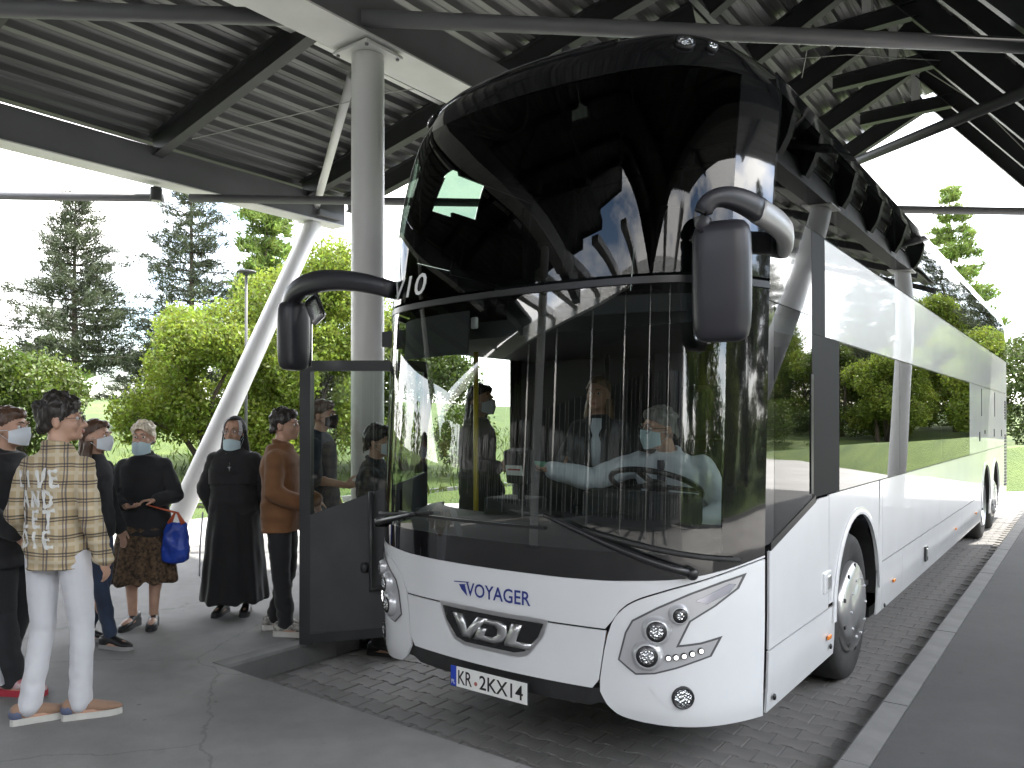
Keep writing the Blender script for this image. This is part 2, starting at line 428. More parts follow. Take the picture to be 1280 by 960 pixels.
# ================================================================ CANOPY
steel_dark = M('steel_dark', (0.028, 0.03, 0.031), 0.55, var=0.15, vscale=3, bump=0.05, bscale=60)
steel_grey = M('steel_grey', (0.13, 0.132, 0.138), 0.5, var=0.08, vscale=2, bump=0.04, bscale=80)
steel_pale = M('steel_pale', (0.66, 0.66, 0.655), 0.45, var=0.07, vscale=2.5, stretch=(1, 1, .2), bump=0.04, bscale=90)
sheet_m = M('corrugated_sheet', (0.125, 0.126, 0.126), 0.42, metal=0.35, var=0.32, vscale=1.2, stretch=(6, 0.4, 6), bump=0.06, bscale=30)
wire_m = M('wire', (0.35, 0.35, 0.34), 0.5)
canopy = empty('canopy', (-3.0, 1.78, ZP), 'steel bus station canopy of dark rafters and corrugated sheet on pale columns', 'canopy')
def roofz(x):
    return 6.02 + .2 * (x + 8.5) if x < -1.5 else (7.42 + .5 * (x + 1.5) if x < .15 else 8.245 - 1.2 * (x - .15))
def corr_sheet(x0, x1, y0_, y1_):
    """ribs run along y"""
    pitch, dep = 0.30, 0.075; prof = []
    x = x0
    while x < x1 - 1e-6:
        for a, h in ((0, 0), (.012, .010), (.045, .010), (.05, 0), (.10, 0), (.135, dep), (.145, dep + .008), (.20, dep + .008), (.21, dep), (.265, dep), (.295, 0)):
            if x + a <= x1: prof.append((x + a, h))
        x += pitch
    prof.append((x1, 0))
    sl = (roofz(x1 - .01) - roofz(x0 + .01)) / (x1 - x0 - .02); k = 1 / math.hypot(1, sl)
    v = []
    for yy in (y0_, y1_):
        for a, h in prof:
            v.append((a - h * sl * k, yy, roofz(min(max(a, x0 + .001), x1 - .001)) + h * k))
    n = len(prof)
    return v, [(i, i + 1, i + 1 + n, i + n) for i in range(n - 1)]
def sheets(x0, x1, y0_, y1_, w=1.2):
    k = max(1, round((x1 - x0) / w)); xs = np.linspace(x0, x1, k + 1)
    for i in range(k):
        v, f = corr_sheet(xs[i] + .002, xs[i + 1] - .002, y0_, y1_)
        mesh('roof_sheet', v, f, sheet_m, canopy)
sheets(-8.75, -3.0, -11.65, -.1); sheets(-8.75, -3.0, -.095, 6.45)
sheets(-3.0, -1.5, -10.9, 5.9); sheets(-3.0, -1.5, 5.905, 13.6)
sheets(-1.5, .15, -9.5, 5.9); sheets(-1.5, .15, 5.905, 13.6)
sheets(.15, 2.75, -7.0, 5.9); sheets(.15, 2.75, 5.905, 13.6)
# outer weather skin above the ribs keeps the sky out
mb = MB()
pro = [(-8.65, roofz(-8.65)), (-3.0, roofz(-3.0)), (-1.5, 7.42), (.15, 8.245), (2.8, roofz(2.8))]; yfr = [-11.7, -10.95, -9.55, -7.05]
for (xa, za), (xb, zb), yf in zip(pro[:-1], pro[1:], yfr):
    for ya, yb in ((yf, 6.5), (6.5, 13.65)):
        if yb > 7 and xa < -3.1: continue
        xa2, za2 = xa, za
        mb.add([(xa2, ya, za2 + .13), (xb, ya, zb + .13), (xb, yb, zb + .13), (xa2, yb, za2 + .13)], [(0, 1, 2, 3)])
mb.build('roof_deck', steel_dark, canopy, solid=0.05, soff=1)
def wing(x0, x1, y0_, y1_):
    k = 3; xs = np.linspace(x0, x1, k + 1)
    for i in range(k):
        xa, xb = xs[i] + .002, xs[i + 1] - .002; n = max(1, int((xb - xa) / .15)); v = []
        for yy in (y0_, y1_):
            for j in range(n + 1):
                a = xa + (xb - xa) * j / n; v.append((a, yy, 5.35 + .3 * (a - x0) + (.07 if j % 2 else 0)))
        mesh('roof_sheet', v, [(j, j + 1, j + n + 2, j + n + 1) for j in range(n)], sheet_m, canopy)
    mb = MB(); mb.add([(x0, y0_, 5.48), (x1, y0_, 5.48 + .3 * (x1 - x0)), (x1, y1_, 5.48 + .3 * (x1 - x0)), (x0, y1_, 5.48)], [(0, 1, 2, 3)]); mb.build('roof_deck', steel_dark, canopy, solid=.04, soff=1)
    for y in (-1.3, 2.6, 5.3, 8.0, 10.7, 13.4, 16.1, 18.8):
        mb = MB(); mb.ibeam((x0, y, 5.24), (x1, y, 5.24 + .3 * (x1 - x0)), .10, .16, .012); mb.build('rafter', steel_dark, canopy)
wing(2.95, 6.7, -3.9, 19.0)  # out of view; back end stretched to throw shade on the side platform
RH = .33
def frame(y, left=-8.45):
    dz = RH / 2 + .025
    def seg(xa, xb):
        za, zb = roofz(xa + 1e-3), roofz(xb - 1e-3); up = (-(zb - za), 0, xb - xa)
        m2 = MB(); m2.ibeam((xa, y, za - dz), (xb, y, zb - dz), .15, RH, .018, up); m2.build('rafter', steel_dark, canopy)
    if left < -3.1: seg(left, -1.62)
    else: seg(left, -1.62)
    seg(-1.45, .02); seg(.28, 2.7)
    if 3 < y < 13:
        m2 = MB(); m2.ibeam((-.75, y, 7.42 - .16), (.78, y, 7.42 - .16), .14, .22, .016); m2.build('collar_beam', steel_dark, canopy)
        m2 = MB(); m2.beam((.15, y, 7.38), (.15, y, 7.93), .12, .12, (1, 0, 0)); m2.build('king_post', steel_pale, canopy)
for y in (-6.8, -5.0, -2.8, -.1, 2.6, 5.3, 6.3): frame(y)
for y in (8.0, 9.75, 11.6, 13.4): frame(y, -3.0)
# main beams
def box_beam(name, p0, p1, w, h, m):
    m2 = MB(); m2.beam(p0, p1, w, h); return m2.build(name, m, canopy, bevel=.008)
box_beam('main_beam', (-8.5, -9, 5.53), (-8.5, 6.15, 5.62), .30, .46, steel_grey)
box_beam('main_beam', (-3.0, -10.8, 5.58), (-3.0, 13.4, 5.72), .42, .44, steel_grey)
box_beam('main_beam', (2.78, -7.0, 5.0), (2.78, 13.4, 5.0), .3, .36, steel_dark)
m2 = MB(); m2.beam((-3.0, -8.4, 5.352), (-3.0, 13.4, 5.492), .5, .018); m2.build('beam_flange', steel_pale, canopy)
m2 = MB(); m2.beam((-8.5, -9, 5.292), (-8.5, 6.15, 5.382), .36, .018); m2.build('beam_flange', steel_pale, canopy)
# posts that carry the rafters from the valley beam to the roof
for y in (-5.5, -.1, 5.3, 9.75):
    m2 = MB(); m2.cyl((-3.0, y, 5.75), (-3.0, y, roofz(-3.0) - RH - .02), .06, n=12); m2.build('prop', steel_grey, canopy, smooth=True, bevel=.003)
# columns
def column(p0, p1, r, name='column', m=None, plates=True):
    d = (Vector(p1) - Vector(p0)).normalized()
    m2 = MB(); m2.cyl(p0, p1, r, n=40); c = m2.build(name, m or steel_pale, canopy, smooth=True, bevel=.004)
    if plates:
        m2 = MB(); m2.box(Vector(p0) + Vector((0, 0, .012)), (r * 3.2, r * 3.2, .024)); m2.build('base_plate', steel_grey, c, bevel=.004)
        m2 = MB(); m2.box(Vector(p1) + Vector((0, 0, .018)), (r * 3.0, r * 3.0, .03)); m2.build('cap_plate', steel_pale, c, bevel=.004)
    return c
column((-3.02, 1.80, ZP), (-3.02, 1.80, 5.35), .158)
column((-3.02, -6.6, ZP), (-3.02, -6.6, 5.29), .158)
column((-3.02, 9.9, ZP), (-3.02, 9.9, 5.40), .158)
column((-6.92, 1.90, ZP), (-8.55, 5.60, 5.36), .15, 'leaning_column')
column((-6.92, -6.4, ZP), (-8.55, -3.0, 5.30), .15, 'leaning_column')
column((3.7, 5.2, ZP), (2.80, 7.6, 4.80), .15, 'leaning_column')
column((3.0, 13.0, ZP), (2.80, 13.2, 4.80), .158)
# node and bracing at the head of the leaning column
m2 = MB(); m2.box((-8.42, 5.75, 5.50), (.34, .5, .10)); m2.build('gusset', steel_grey, canopy, bevel=.006)
m2 = MB(); m2.cyl((-8.50, 5.60, 5.60), (-5.35, 3.66, 6.45), .065, n=14); m2.build('brace', steel_pale, canopy, smooth=True)
# tie tubes
def tube_part(name, pts, r, m):
    m2 = MB(); m2.tube(pts, r, 18); return m2.build(name, m, canopy, smooth=True)
tube_part('tie_tube', [(-6.9, -1.9, 5.55), (-3.2, 1.22, 5.55)], .075, steel_grey)
tube_part('tie_tube', [(-2.8, 1.52, 5.55), (2.78, 6.45, 5.55)], .075, steel_grey)
tube_part('tie_tube', [(-13.4, -1.1, 5.20), (-8.66, 2.86, 5.20)], .062, steel_grey)
tube_part('tie_tube', [(-8.34, 3.1, 5.20), (2.6, 12.3, 5.20)], .062, steel_grey)
tube_part('brace_tube', [(-2.9, 12.4, 6.32), (2.66, 5.72, 5.20)], .07, steel_dark)
# purlins along the ridge and the kink
for x, dz in ((-5.2, .0), (-1.55, .0), (.15, .0)):
    m2 = MB(); m2.beam((x, -8, roofz(x) - .06), (x, 6.4 if x < -3 else 13.4, roofz(x) - .06), .09, .10); m2.build('purlin', steel_pale if x < -3 else steel_grey, canopy)
# boards closing the front edge of the roof
for xa, xb, yy in ((-8.75, -3.0, -11.72), (-3.0, -1.5, -10.97), (-1.5, .15, -9.57), (.15, 2.75, -7.07)):
    za, zb = roofz(xa + 1e-3), roofz(xb - 1e-3)
    m2 = MB(); m2.add([(xa, yy, za - .12), (xb, yy, zb - .12), (xb, yy, zb + .26), (xa, yy, za + .26)], [(0, 1, 2, 3)]); m2.build('edge_board', steel_dark, canopy, solid=.04)
# bolts round the column heads
for cx, cy, cz in ((-3.02, 1.80, 5.35),):
    for ax_, ay_ in ((-1, -1), (1, -1), (-1, 1), (1, 1)):
        m2 = MB(); m2.lathe([(0, .018), (.016, .018), (.018, .010)], (cx + ax_ * .20, cy + ay_ * .20, cz + .003), (0, 0, -1), 6); m2.build('bolt', steel_grey, canopy)
# thin wires
def wire(pts, r=.006):
    m2 = MB(); m2.tube(pts, r, 6); return m2.build('wire', wire_m, canopy, smooth=True)
wire([(-7.6, 2.7, 5.82), (-4.9, 3.9, 6.2), (-3.4, 5.2, 6.55)])
wire([(-.9, 8.1, 7.1), (-.3, 8.9, 7.3), (.8, 9.7, 7.2)], .008)
wire([(-.9, 8.6, 7.0), (-.55, 8.0, 7.65)], .006); wire([(.3, 9.7, 7.4), (1.2, 10.4, 6.7), (1.9, 11.3, 5.9)], .008)
cable = MB(); cable.tube([(-5.6, 3.9, 6.5), (-5.62, 3.9, 5.4), (-5.6, 3.92, 5.0)], .008, 6); cable.tube([(-5.6, 3.92, 5.0), (-5.6, 3.93, 4.86)], [.02, .035], 10)
o = cable.build('hanging_cable', wire_m, smooth=True); tag(o, 'thin hanging cable with a plug beside the pale round column', 'cable')
sp = empty('spotlight', (-8.5, 2.66, 5.29), 'small dark cylindrical spotlight under the grey canopy beam', 'lamp')
m2 = MB(); m2.lathe([(0, .078), (.012, .085), (.19, .085), (.195, .08)], (-8.5, 2.66, 5.28), (0, 0, -1), 24); m2.build('housing', steel_dark, sp, smooth=True)
m2 = MB(); m2.lathe([(0, .07), (.006, .07)], (-8.5, 2.66, 5.083), (0, 0, -1), 24); m2.build('lens', M('lamp_lens', (.5, .5, .48), .15), sp)

m2 = MB(); m2.add([(-34, -26, 6.6), (-9.0, -16.5, 6.6), (-9.0, -1.6, 6.6), (-34, -1.6, 6.6)], [(0, 1, 2, 3)]); m2.build('link_roof', steel_dark, canopy, solid=.12, soff=1)  # unseen roof, extended as extra cover to darken the windscreen reflection
for i in range(6):
    m2 = MB(); m2.ibeam((-10 - i * 4.2, -1.7, 6.4), (-10 - i * 4.2, -18, 6.4), .15, .3, .018); m2.build('rafter', steel_dark, canopy)
# ================================================================ STATION HALL (behind the photographer, seen in the windscreen)
hall_white = M('hall_fascia', (0.78, 0.78, 0.77), 0.5, var=0.04, vscale=2)
hall_dark = M('hall_soffit', (0.06, 0.06, 0.065), 0.7, var=0.1)
hall_wall = M('hall_wall', (0.12, 0.12, 0.125), 0.4, var=0.1)
hall_glass = M('hall_glazing', (0.02, 0.023, 0.026), 0.06, spec=0.6)
HO = Vector((.6, -12.0, 0)); HX = Vector((.917, .399, 0)); HY = Vector((.399, -.917, 0))
def hp(a, b, z): return HO + HX * a + HY * b + Vector((0, 0, z))
hall = empty('station_hall', hp(0, 3, ZP), 'station hall with white fascia and dark glazing facing the bays', 'building')
def hbox(name, a0, a1, b0, b1, z0, z1, m, parent=None):
    m2 = MB(); m2.add([hp(a, b, z) for a in (a0, a1) for b in (b0, b1) for z in (z0, z1)], [(0, 1, 3, 2), (4, 6, 7, 5), (0, 4, 5, 1), (2, 3, 7, 6), (0, 2, 6, 4), (1, 5, 7, 3)])
    return m2.build(name, m, parent or hall)
hbox('fascia', -44, 15, 0, .25, 5.95, 6.5, hall_white)
hbox('roof', -46, 13, .26, 11, 6.0, 6.35, hall_dark)
hbox('wall', -46, 13, 5.2, 5.5, ZP, 5.98, hall_wall)
for i in range(20):
    a = -45 + i * 2.9
    w = hbox('window', a, a + 2.5, 5.12, 5.19, .5, 4.6, hall_glass)
    for q in (0, .82, 1.65, 2.44): hbox('mullion', a + q, a + q + .06, 5.06, 5.115, .5, 4.6, hall_white, w)
for i in range(16):
    a = -44.6 + i * 3.7
    m2 = MB(); m2.cyl(hp(a, .6, ZP), hp(a, .6, 5.99), .075, n=16); m2.build('post', hall_white, hall, smooth=True)
for i in range(26):
    a = -45 + i * 2.2
    if a > -9: hbox('louvre', a, a + .45, -3.6 - .12 * max(0, a), -.02, 6.15, 6.36, steel_pale)
# ================================================================ VEGETATION
bark_m = M('bark', (0.075, 0.058, 0.045), 0.95, var=0.35, vscale=6, bump=0.8, bscale=18, bdist=0.03, stretch=(1, 1, .3))
def leafmat(name, c1, c2, tr=0.4):
    m = M(name, c1, 0.5, var=0.3, vscale=1.1, col2=c2, trans=tr, detail=3); nt = m.node_tree
    rp = [n for n in nt.nodes if n.type == 'VALTORGB'][0]; outs = [l.to_socket for l in nt.links if l.from_socket == rp.outputs['Color']]
    g = nt.nodes.new('ShaderNodeNewGeometry'); hs = nt.nodes.new('ShaderNodeHueSaturation'); mr = nt.nodes.new('ShaderNodeMapRange'); mh = nt.nodes.new('ShaderNodeMapRange')
    mr.inputs['To Min'].default_value = .55; mr.inputs['To Max'].default_value = 1.45; mh.inputs['To Min'].default_value = .475; mh.inputs['To Max'].default_value = .515
    nt.links.new(g.outputs['Random Per Island'], mr.inputs['Value']); nt.links.new(g.outputs['Random Per Island'], mh.inputs['Value']); nt.links.new(mr.outputs['Result'], hs.inputs['Value']); nt.links.new(mh.outputs['Result'], hs.inputs['Hue'])
    nt.links.new(rp.outputs['Color'], hs.inputs['Color'])
    for o_ in outs: nt.links.new(hs.outputs['Color'], o_)
    return m
lf_bright = leafmat('leaf_bright', (0.21, 0.27, 0.035), (0.11, 0.165, 0.02), .55)
lf_mid = leafmat('leaf_mid', (0.10, 0.14, 0.022), (0.05, 0.085, 0.013), .42)
lf_deep = leafmat('leaf_deep', (0.07, 0.10, 0.02), (0.04, 0.065, 0.012), .35)
lf_pine = leafmat('needle_pine', (0.065, 0.082, 0.038), (0.034, 0.046, 0.022), .25)
lf_larch = leafmat('needle_larch', (0.17, 0.24, 0.05), (0.10, 0.16, 0.03), .45)
lf_blossom = leafmat('blossom', (0.42, 0.30, 0.28), (0.28, 0.24, 0.17), .4)

def leaf_cards(P, rs, size, asp=0.5, dirs=None, spread=1.0):
    """one rhombic leaf for each point; dirs gives a preferred axis"""
    n = len(P); g = rs.normal(size=(n, 3))
    if dirs is not None: g = dirs + g * spread
    a = g / np.linalg.norm(g, axis=1, keepdims=True)
    h = rs.normal(size=(n, 3)); b = np.cross(a, h); b /= np.linalg.norm(b, axis=1, keepdims=True) + 1e-9
    s = (size * rs.uniform(.6, 1.35, n))[:, None]
    A, B = a * s, b * s * asp
    Vv = np.stack([P - A * .5, P + B * .5, P + A * .5, P - B * .5], 1).reshape(-1, 3)
    return Vv, np.arange(4 * n).reshape(n, 4)

def tree_obj(name, loc, label, cat, group, trunk_mb, V_, F_, leaf, crown='crown'):
    t = empty(name, loc, label, cat, group)
    if trunk_mb is not None: trunk_mb.build('trunk', bark_m, t, smooth=True)
    fastmesh(crown, V_, F_, leaf, t)
    return t

def copy_tree(src, loc, rz, sc, label, group=None):
    c = src.copy(); COL.objects.link(c); c.location = loc; c.rotation_euler = (0, 0, rz); c.scale = (sc, sc, sc) if not isinstance(sc, tuple) else sc
    c['label'] = label
    if group: c['group'] = group
    for ch in src.children:
        d = ch.copy(); COL.objects.link(d); d.parent = c; d.matrix_parent_inverse = ch.matrix_parent_inverse.copy()
    return c

def bush(loc, rx, ry, h, seed, n, leaf, label, size=.11, name='bush', group='broadleaf bushes on the bank', trunks=5):
    rs = np.random.RandomState(seed); x0, y0_, z0 = loc
    blobs = []
    for i in range(26):
        t = rs.uniform(.12, 1); th = rs.uniform(0, 2 * math.pi); rad = rs.uniform(.15, 1) ** .6 * math.sqrt(max(0.02, 1 - (t * .93) ** 2.2))
        blobs.append((rad * rx * .82 * math.cos(th), rad * ry * .82 * math.sin(th), t * h * .86, rs.uniform(.16, .30) * min(rx, h)))
    blobs = np.array(blobs); wts = blobs[:, 3] ** 2; wts /= wts.sum()
    k = rs.choice(len(blobs), n, p=wts); d = rs.normal(size=(n, 3)); d /= np.linalg.norm(d, axis=1, keepdims=True)
    rr = blobs[k, 3] * (1 - rs.exponential(.16, n).clip(0, .8)) * (1 + .22 * np.sin(d[:, 0] * 7 + k) * np.sin(d[:, 2] * 6 + 2 * k))
    P = blobs[k, :3] + d * rr[:, None]
    # sprigs that break the outline
    ns = n // 10; ks = rs.choice(len(blobs), ns, p=wts); ds = rs.normal(size=(ns, 3)); ds[:, 2] = abs(ds[:, 2]) * .9; ds /= np.linalg.norm(ds, axis=1, keepdims=True)
    P2 = blobs[ks, :3] + ds * (blobs[ks, 3] * rs.uniform(1.0, 1.32, ns))[:, None]
    P = np.vstack([P, P2]); P[:, 2] = np.maximum(P[:, 2], .05)
    Vv, Ff = leaf_cards(P, rs, size, .55)
    Vv += np.array(loc)
    mb = MB()
    for i in range(trunks):
        b = blobs[rs.randint(len(blobs))]; a0 = Vector(loc) + Vector((rs.uniform(-.3, .3), rs.uniform(-.3, .3), -.2)); a2 = Vector(loc) + Vector(b[:3])
        mid = (a0 + a2) / 2 + Vector((rs.uniform(-.3, .3), rs.uniform(-.3, .3), .4)); mb.tube([a0, mid, a2], [.10, .06, .015], 7)
    return tree_obj(name, loc, label, 'bush', group, mb, Vv, Ff, leaf)

def pine(loc, H, rad, seed, label, leaf=None, name='pine_tree', bare=.24, whorls=24, per=6, tuft=.26, dens=9, droop=.12, group='pines on the bank', asp=.11, top_pow=.8, lean=0.0, trunk_r=.17):
    rs = np.random.RandomState(seed); mb = MB(); leaf = leaf or lf_pine
    lv = Vector(loc)
    tr = [lv + Vector((lean * t * H + .05 * math.sin(5 * t + seed), .05 * math.cos(4 * t), t * H - .3 * (t == 0))) for t in np.linspace(0, 1, 9)]
    mb.tube(tr, [trunk_r * (1 - .93 * t) for t in np.linspace(0, 1, 9)], 9)
    pts, dirs = [], []
    for w in range(whorls):
        t = bare + (1 - bare) * (w + rs.uniform(-.3, .3)) / whorls; t = min(max(t, bare), .985)
        shape = ((1 - t) / (1 - bare)) ** top_pow; lowcut = min(1, (t - bare) / .12 + .55)
        for b in range(per):
            th = 2 * math.pi * (b / per) + w * .9 + rs.uniform(-.35, .35); Lb = rad * shape * lowcut * rs.uniform(.55, 1.18) + .25
            if rs.rand() < .12: Lb *= .4
            base = np.array(loc) + np.array([lean * t * H, 0, t * H]); d = np.array([math.cos(th), math.sin(th), 0])
            up0 = .28 * (t - .2); q = []
            for s in np.linspace(0, 1, 5):
                q.append(base + d * Lb * s + np.array([0, 0, Lb * (up0 * s - droop * s * s + .12 * s ** 3)]))
            if Lb > .5: mb.tube([Vector(p) for p in q], [.035 * (1 - .8 * s) * (1 - .6 * t) + .006 for s in np.linspace(0, 1, 5)], 5, cap=False)
            k = max(4, int(dens * Lb / .45))
            for i in range(k):
                s = rs.uniform(.22, 1.0) ** .8; j = min(3, int(s * 4)); f = s * 4 - j; c = q[j] * (1 - f) + q[j + 1] * f
                sp = .10 + .16 * Lb * (1 - abs(s - .65)) * .5
                m_ = 10
                cc = c + rs.normal(size=3) * np.array([sp, sp, sp * .42])
                pts.append(cc + rs.normal(size=(m_, 3)) * .07); dirs.append(np.tile(d * .8 + np.array([0, 0, .55]), (m_, 1)))
    P = np.vstack(pts); D = np.vstack(dirs)
    Vv, Ff = leaf_cards(P, rs, tuft, asp, D, .65)
    return tree_obj(name, loc, label, 'tree', group, mb, Vv, Ff, leaf)

def gl(x, y): return (x, y, ground_z(x, y))
pineA = pine(gl(-28.8, 10.5), 9.2, 3.0, 3, 'dark pine with a bare straight trunk standing alone on the meadow')
pineB = pine(gl(-27.1, 14.3), 11.6, 2.7, 5, 'tall dark pine standing close behind the bright yellow green bush', bare=.15)
larch = pine(gl(-25.2, 16.6), 12.2, 1.9, 8, 'light green drooping larch behind the leaning column', lf_larch, 'larch_tree', .1, 26, 6, .40, 9, .55, None, .13, .7)
pine(gl(-26.2, 12.2), 3.4, 1.5, 12, 'small leaning pine on the meadow near the lone pine', bare=.3, whorls=9, lean=-.12, trunk_r=.08)
b1 = bush(gl(-15.9, 8.1), 2.7, 2.5, 4.7, 21, 40000, lf_bright, 'bright yellow green bush low beside the meadow gap')
b2 = bush(gl(-15.4, 10.9), 3.4, 3.1, 6.7, 22, 56000, lf_bright, 'tallest bright yellow green bush behind the leaning column')
b3 = bush(gl(-13.4, 13.4), 2.9, 2.9, 5.6, 23, 42000, lf_mid, 'mid green bush behind the straight round column')
b8 = bush(gl(-14.2, 10.0), 2.2, 2.2, 4.2, 28, 26000, lf_bright, 'low bright green bush in front of the tallest one')
b4 = bush(gl(-17.8, 4.2), 2.2, 2.0, 3.1, 24, 22000, lf_mid, 'mid green bush behind the masked man in black')
b5 = bush(gl(-22.5, 3.6), 3.0, 2.4, 3.6, 25, 18000, lf_mid, 'broad green bush far left at the meadow edge', .14)
b6 = bush(gl(-9.2, 25.0), 3.2, 3.0, 4.6, 26, 22000, lf_mid, 'green bush on the bank behind the bus', .14)
spruce = pine(gl(-3.4, 43.5), 14.2, 3.6, 31, 'tall thin pale spruce rising behind the end of the bus', lf_larch, 'spruce_tree', .1, 24, 6, .40, 7, .28, None, .15, .9)
b7 = bush(gl(1.2, 42.5), 3.6, 3.0, 6.2, 27, 24000, lf_deep, 'deep green bush beyond the tail of the bus', .16)
# trees along the right-hand bank, seen mirrored in the side of the bus
rs_ = np.random.RandomState(4)
right_bank = [(18.5, 2), (19.5, 7.5), (18.2, 13), (20, 18.5), (18.6, 24), (20.5, 30), (19, 36.5), (17.2, 43.5), (9.5, 45), (18.4, -5), (19.6, -12), (3.6, 46.5), (6.4, 49.5), (12.6, 47.5), (15.6, 50.5), (9.2, 53.5), (5.2, 57), (13, 58), (19.5, 52)]
srcs = [b2, b3, b1]
for i, (x, y) in enumerate(right_bank):
    copy_tree(srcs[i % 3], gl(x, y), rs_.uniform(0, 6), rs_.uniform(1.0, 1.45), 'leafy bush in the row along the far side of the apron', 'bushes along the far side of the apron')
for i, (x, y) in enumerate([(25, 4), (26, 15), (25.5, 27), (26.5, 39), (25, -8), (8.2, 63), (15.5, 66), (21, 60), (4.5, 52), (11, 50.5)]):
    copy_tree([pineA, pineB][i % 2], gl(x, y), rs_.uniform(0, 6), rs_.uniform(1.05, 1.4), 'dark pine behind the bushes along the far side of the apron', 'pines along the far side of the apron')
bl_ = bush(gl(17.5, 33.3), 1.8, 1.8, 4.2, 44, 9000, lf_blossom, 'pale pink blossoming tree among the bushes across the apron', .13, 'blossom_tree', None)
bl_['category'] = 'tree'
# far wood line
def far_wood():
    rs = np.random.RandomState(9); P = []
    for i in range(150):
        th = rs.uniform(0, 2 * math.pi); rr = rs.uniform(85, 150); x, y = rr * math.cos(th), rr * math.sin(th) + 5
        if -1.0 < math.atan2(x, y) < .25 and i % 3: continue
        z = ground_z(x, y); hh = rs.uniform(5, 10); k = 130
        d = rs.normal(size=(k, 3)); d /= np.linalg.norm(d, axis=1, keepdims=True); d *= rs.uniform(.75, 1.1, (k, 1))
        P.append(np.array([x, y, z + hh * .5]) + d * np.array([hh * .48, hh * .48, hh * .52]))
    P = np.vstack(P); Vv, Ff = leaf_cards(P, rs, 1.15, .7)
    o = fastmesh('woodland', Vv, Ff, lf_deep); tag(o, 'distant wood line closing the horizon', kind='stuff')
far_wood()
# meadow grass tufts near the apron edge
def tufts():
    rs = np.random.RandomState(10); P = []
    while len(P) < 16000:
        x, y = rs.uniform(-34, -8), rs.uniform(-6, 40)
        if len(P) % 3 == 0: x, y = rs.uniform(13, 24), rs.uniform(-20, 44)
        d = poly_dist(x, y)
        if .15 < d < 14: P.append((x, y, ground_z(x, y) + .08))
    P = np.array(P); D = np.tile(np.array([0, 0, 1.0]), (len(P), 1))
    Vv, Ff = leaf_cards(P, rs, .30, .14, D, .45)
    o = fastmesh('meadow_tufts', Vv, Ff, lf_mid); tag(o, 'rough grass tufts on the meadow bank', kind='stuff')
tufts()
# park lamp and street lamp
lamp_m = M('lamp_grey', (0.05, 0.052, 0.055), 0.5)
pl_ = empty('park_lamp', gl(-13.1, 7.33), 'slim grey park lamp with a flat disc top in front of the bush', 'lamp')
gz = ground_z(-13.1, 7.33)
m2 = MB(); m2.cyl((-13.1, 7.33, gz - .1), (-13.1, 7.33, 5.2), .038, .03, 12); m2.build('pole', lamp_m, pl_, smooth=True)
m2 = MB(); m2.lathe([(0, .05), (.06, .07), (.07, .22), (.10, .21), (.11, .05)], (-13.1, 7.33, 5.2), (0, 0, 1), 20); m2.build('lamp_head', lamp_m, pl_, smooth=True)
sl_ = empty('street_lamp', gl(1.4, 48), 'tall thin street lamp with a curved arm beyond the bus', 'lamp'); gz = ground_z(1.4, 48)
m2 = MB(); m2.tube([(1.4, 48, gz), (1.4, 48, 8.2), (1.0, 48, 8.9), (.2, 48, 9.1)], [.08, .05, .045, .04], 10); m2.build('pole', lamp_m, sl_, smooth=True)
m2 = MB(); m2.box((-.05, 48, 9.1), (.6, .2, .09)); m2.build('lamp_head', lamp_m, sl_, bevel=.02)
# ================================================================ BUS
bus = empty('double_decker_bus', (0, 7, 0), 'white double-decker coach with black glass upper deck and open front door', 'bus')
def coatpaint(name, col, rough=.3, wav=.02):
    return M(name, col, rough, coat=1.0, coatr=.02, bump=wav, bscale=1.3, bdist=.05, var=.035, vscale=2.2, detail=9)
white_m = coatpaint('bus_white', (0.72, 0.73, 0.75), .35, .022)
black_gloss = M('bus_black_gloss', (0.008, 0.008, 0.009), .06, coat=.6, coatr=.01, bump=.015, bscale=1.3, bdist=.05)
black_matt = M('bus_black_plastic', (0.02, 0.02, 0.021), .5, var=.2, vscale=20)
black_trim = M('bus_black_trim', (0.012, 0.012, 0.013), .35)
interior_m = M('bus_interior', (0.035, 0.036, 0.04), .7)
int_grey = M('bus_interior_grey', (0.028, 0.028, 0.03), .65, var=.1)
silver_m = M('silver', (0.62, 0.62, 0.63), .28, metal=.9)
chrome_m = M('chrome', (0.8, 0.8, 0.8), .12, metal=1.0)
def faceted():
    m = M('lamp_reflector', (0.62, 0.63, 0.65), .12, metal=.95); nt = m.node_tree; b = nt.nodes['Principled BSDF']
    t = nt.nodes.new('ShaderNodeTexCoord'); v = nt.nodes.new('ShaderNodeTexVoronoi'); v.inputs['Scale'].default_value = 85; bp = nt.nodes.new('ShaderNodeBump'); bp.inputs['Strength'].default_value = .9; bp.inputs['Distance'].default_value = .01
    nt.links.new(t.outputs['Object'], v.inputs['Vector']); nt.links.new(v.outputs['Distance'], bp.inputs['Height']); nt.links.new(bp.outputs['Normal'], b.inputs['Normal'])
    return m
lens_m = faceted()
lampgrey = M('lamp_housing', (0.58, 0.58, 0.60), .28, metal=.5)
lampdark = M('lamp_dark', (0.03, 0.03, 0.032), .25)
amber_m = M('amber', (0.75, 0.22, 0.03), .2)
rubber_m = M('rubber', (0.018, 0.018, 0.018), .75, var=.3, vscale=12)
ws_glass = glass('windscreen_glass', (.56, .60, .58), 1.78, .010, .9)
up_glass = glass('upper_windscreen_glass', (.18, .21, .19), 1.40, .010, .9)
side_glass = glass('tinted_side_glass', (.10, .11, .10), 1.72, .030, .8)
upside_glass = glass('upper_side_glass', (.10, .11, .10), 1.36, .030, .8)
driver_glass = glass('driver_window_glass', (.55, .60, .56), 1.6, .010, .9)
door_glass = glass('door_glass', (.62, .68, .64), 1.55, .006, 1)

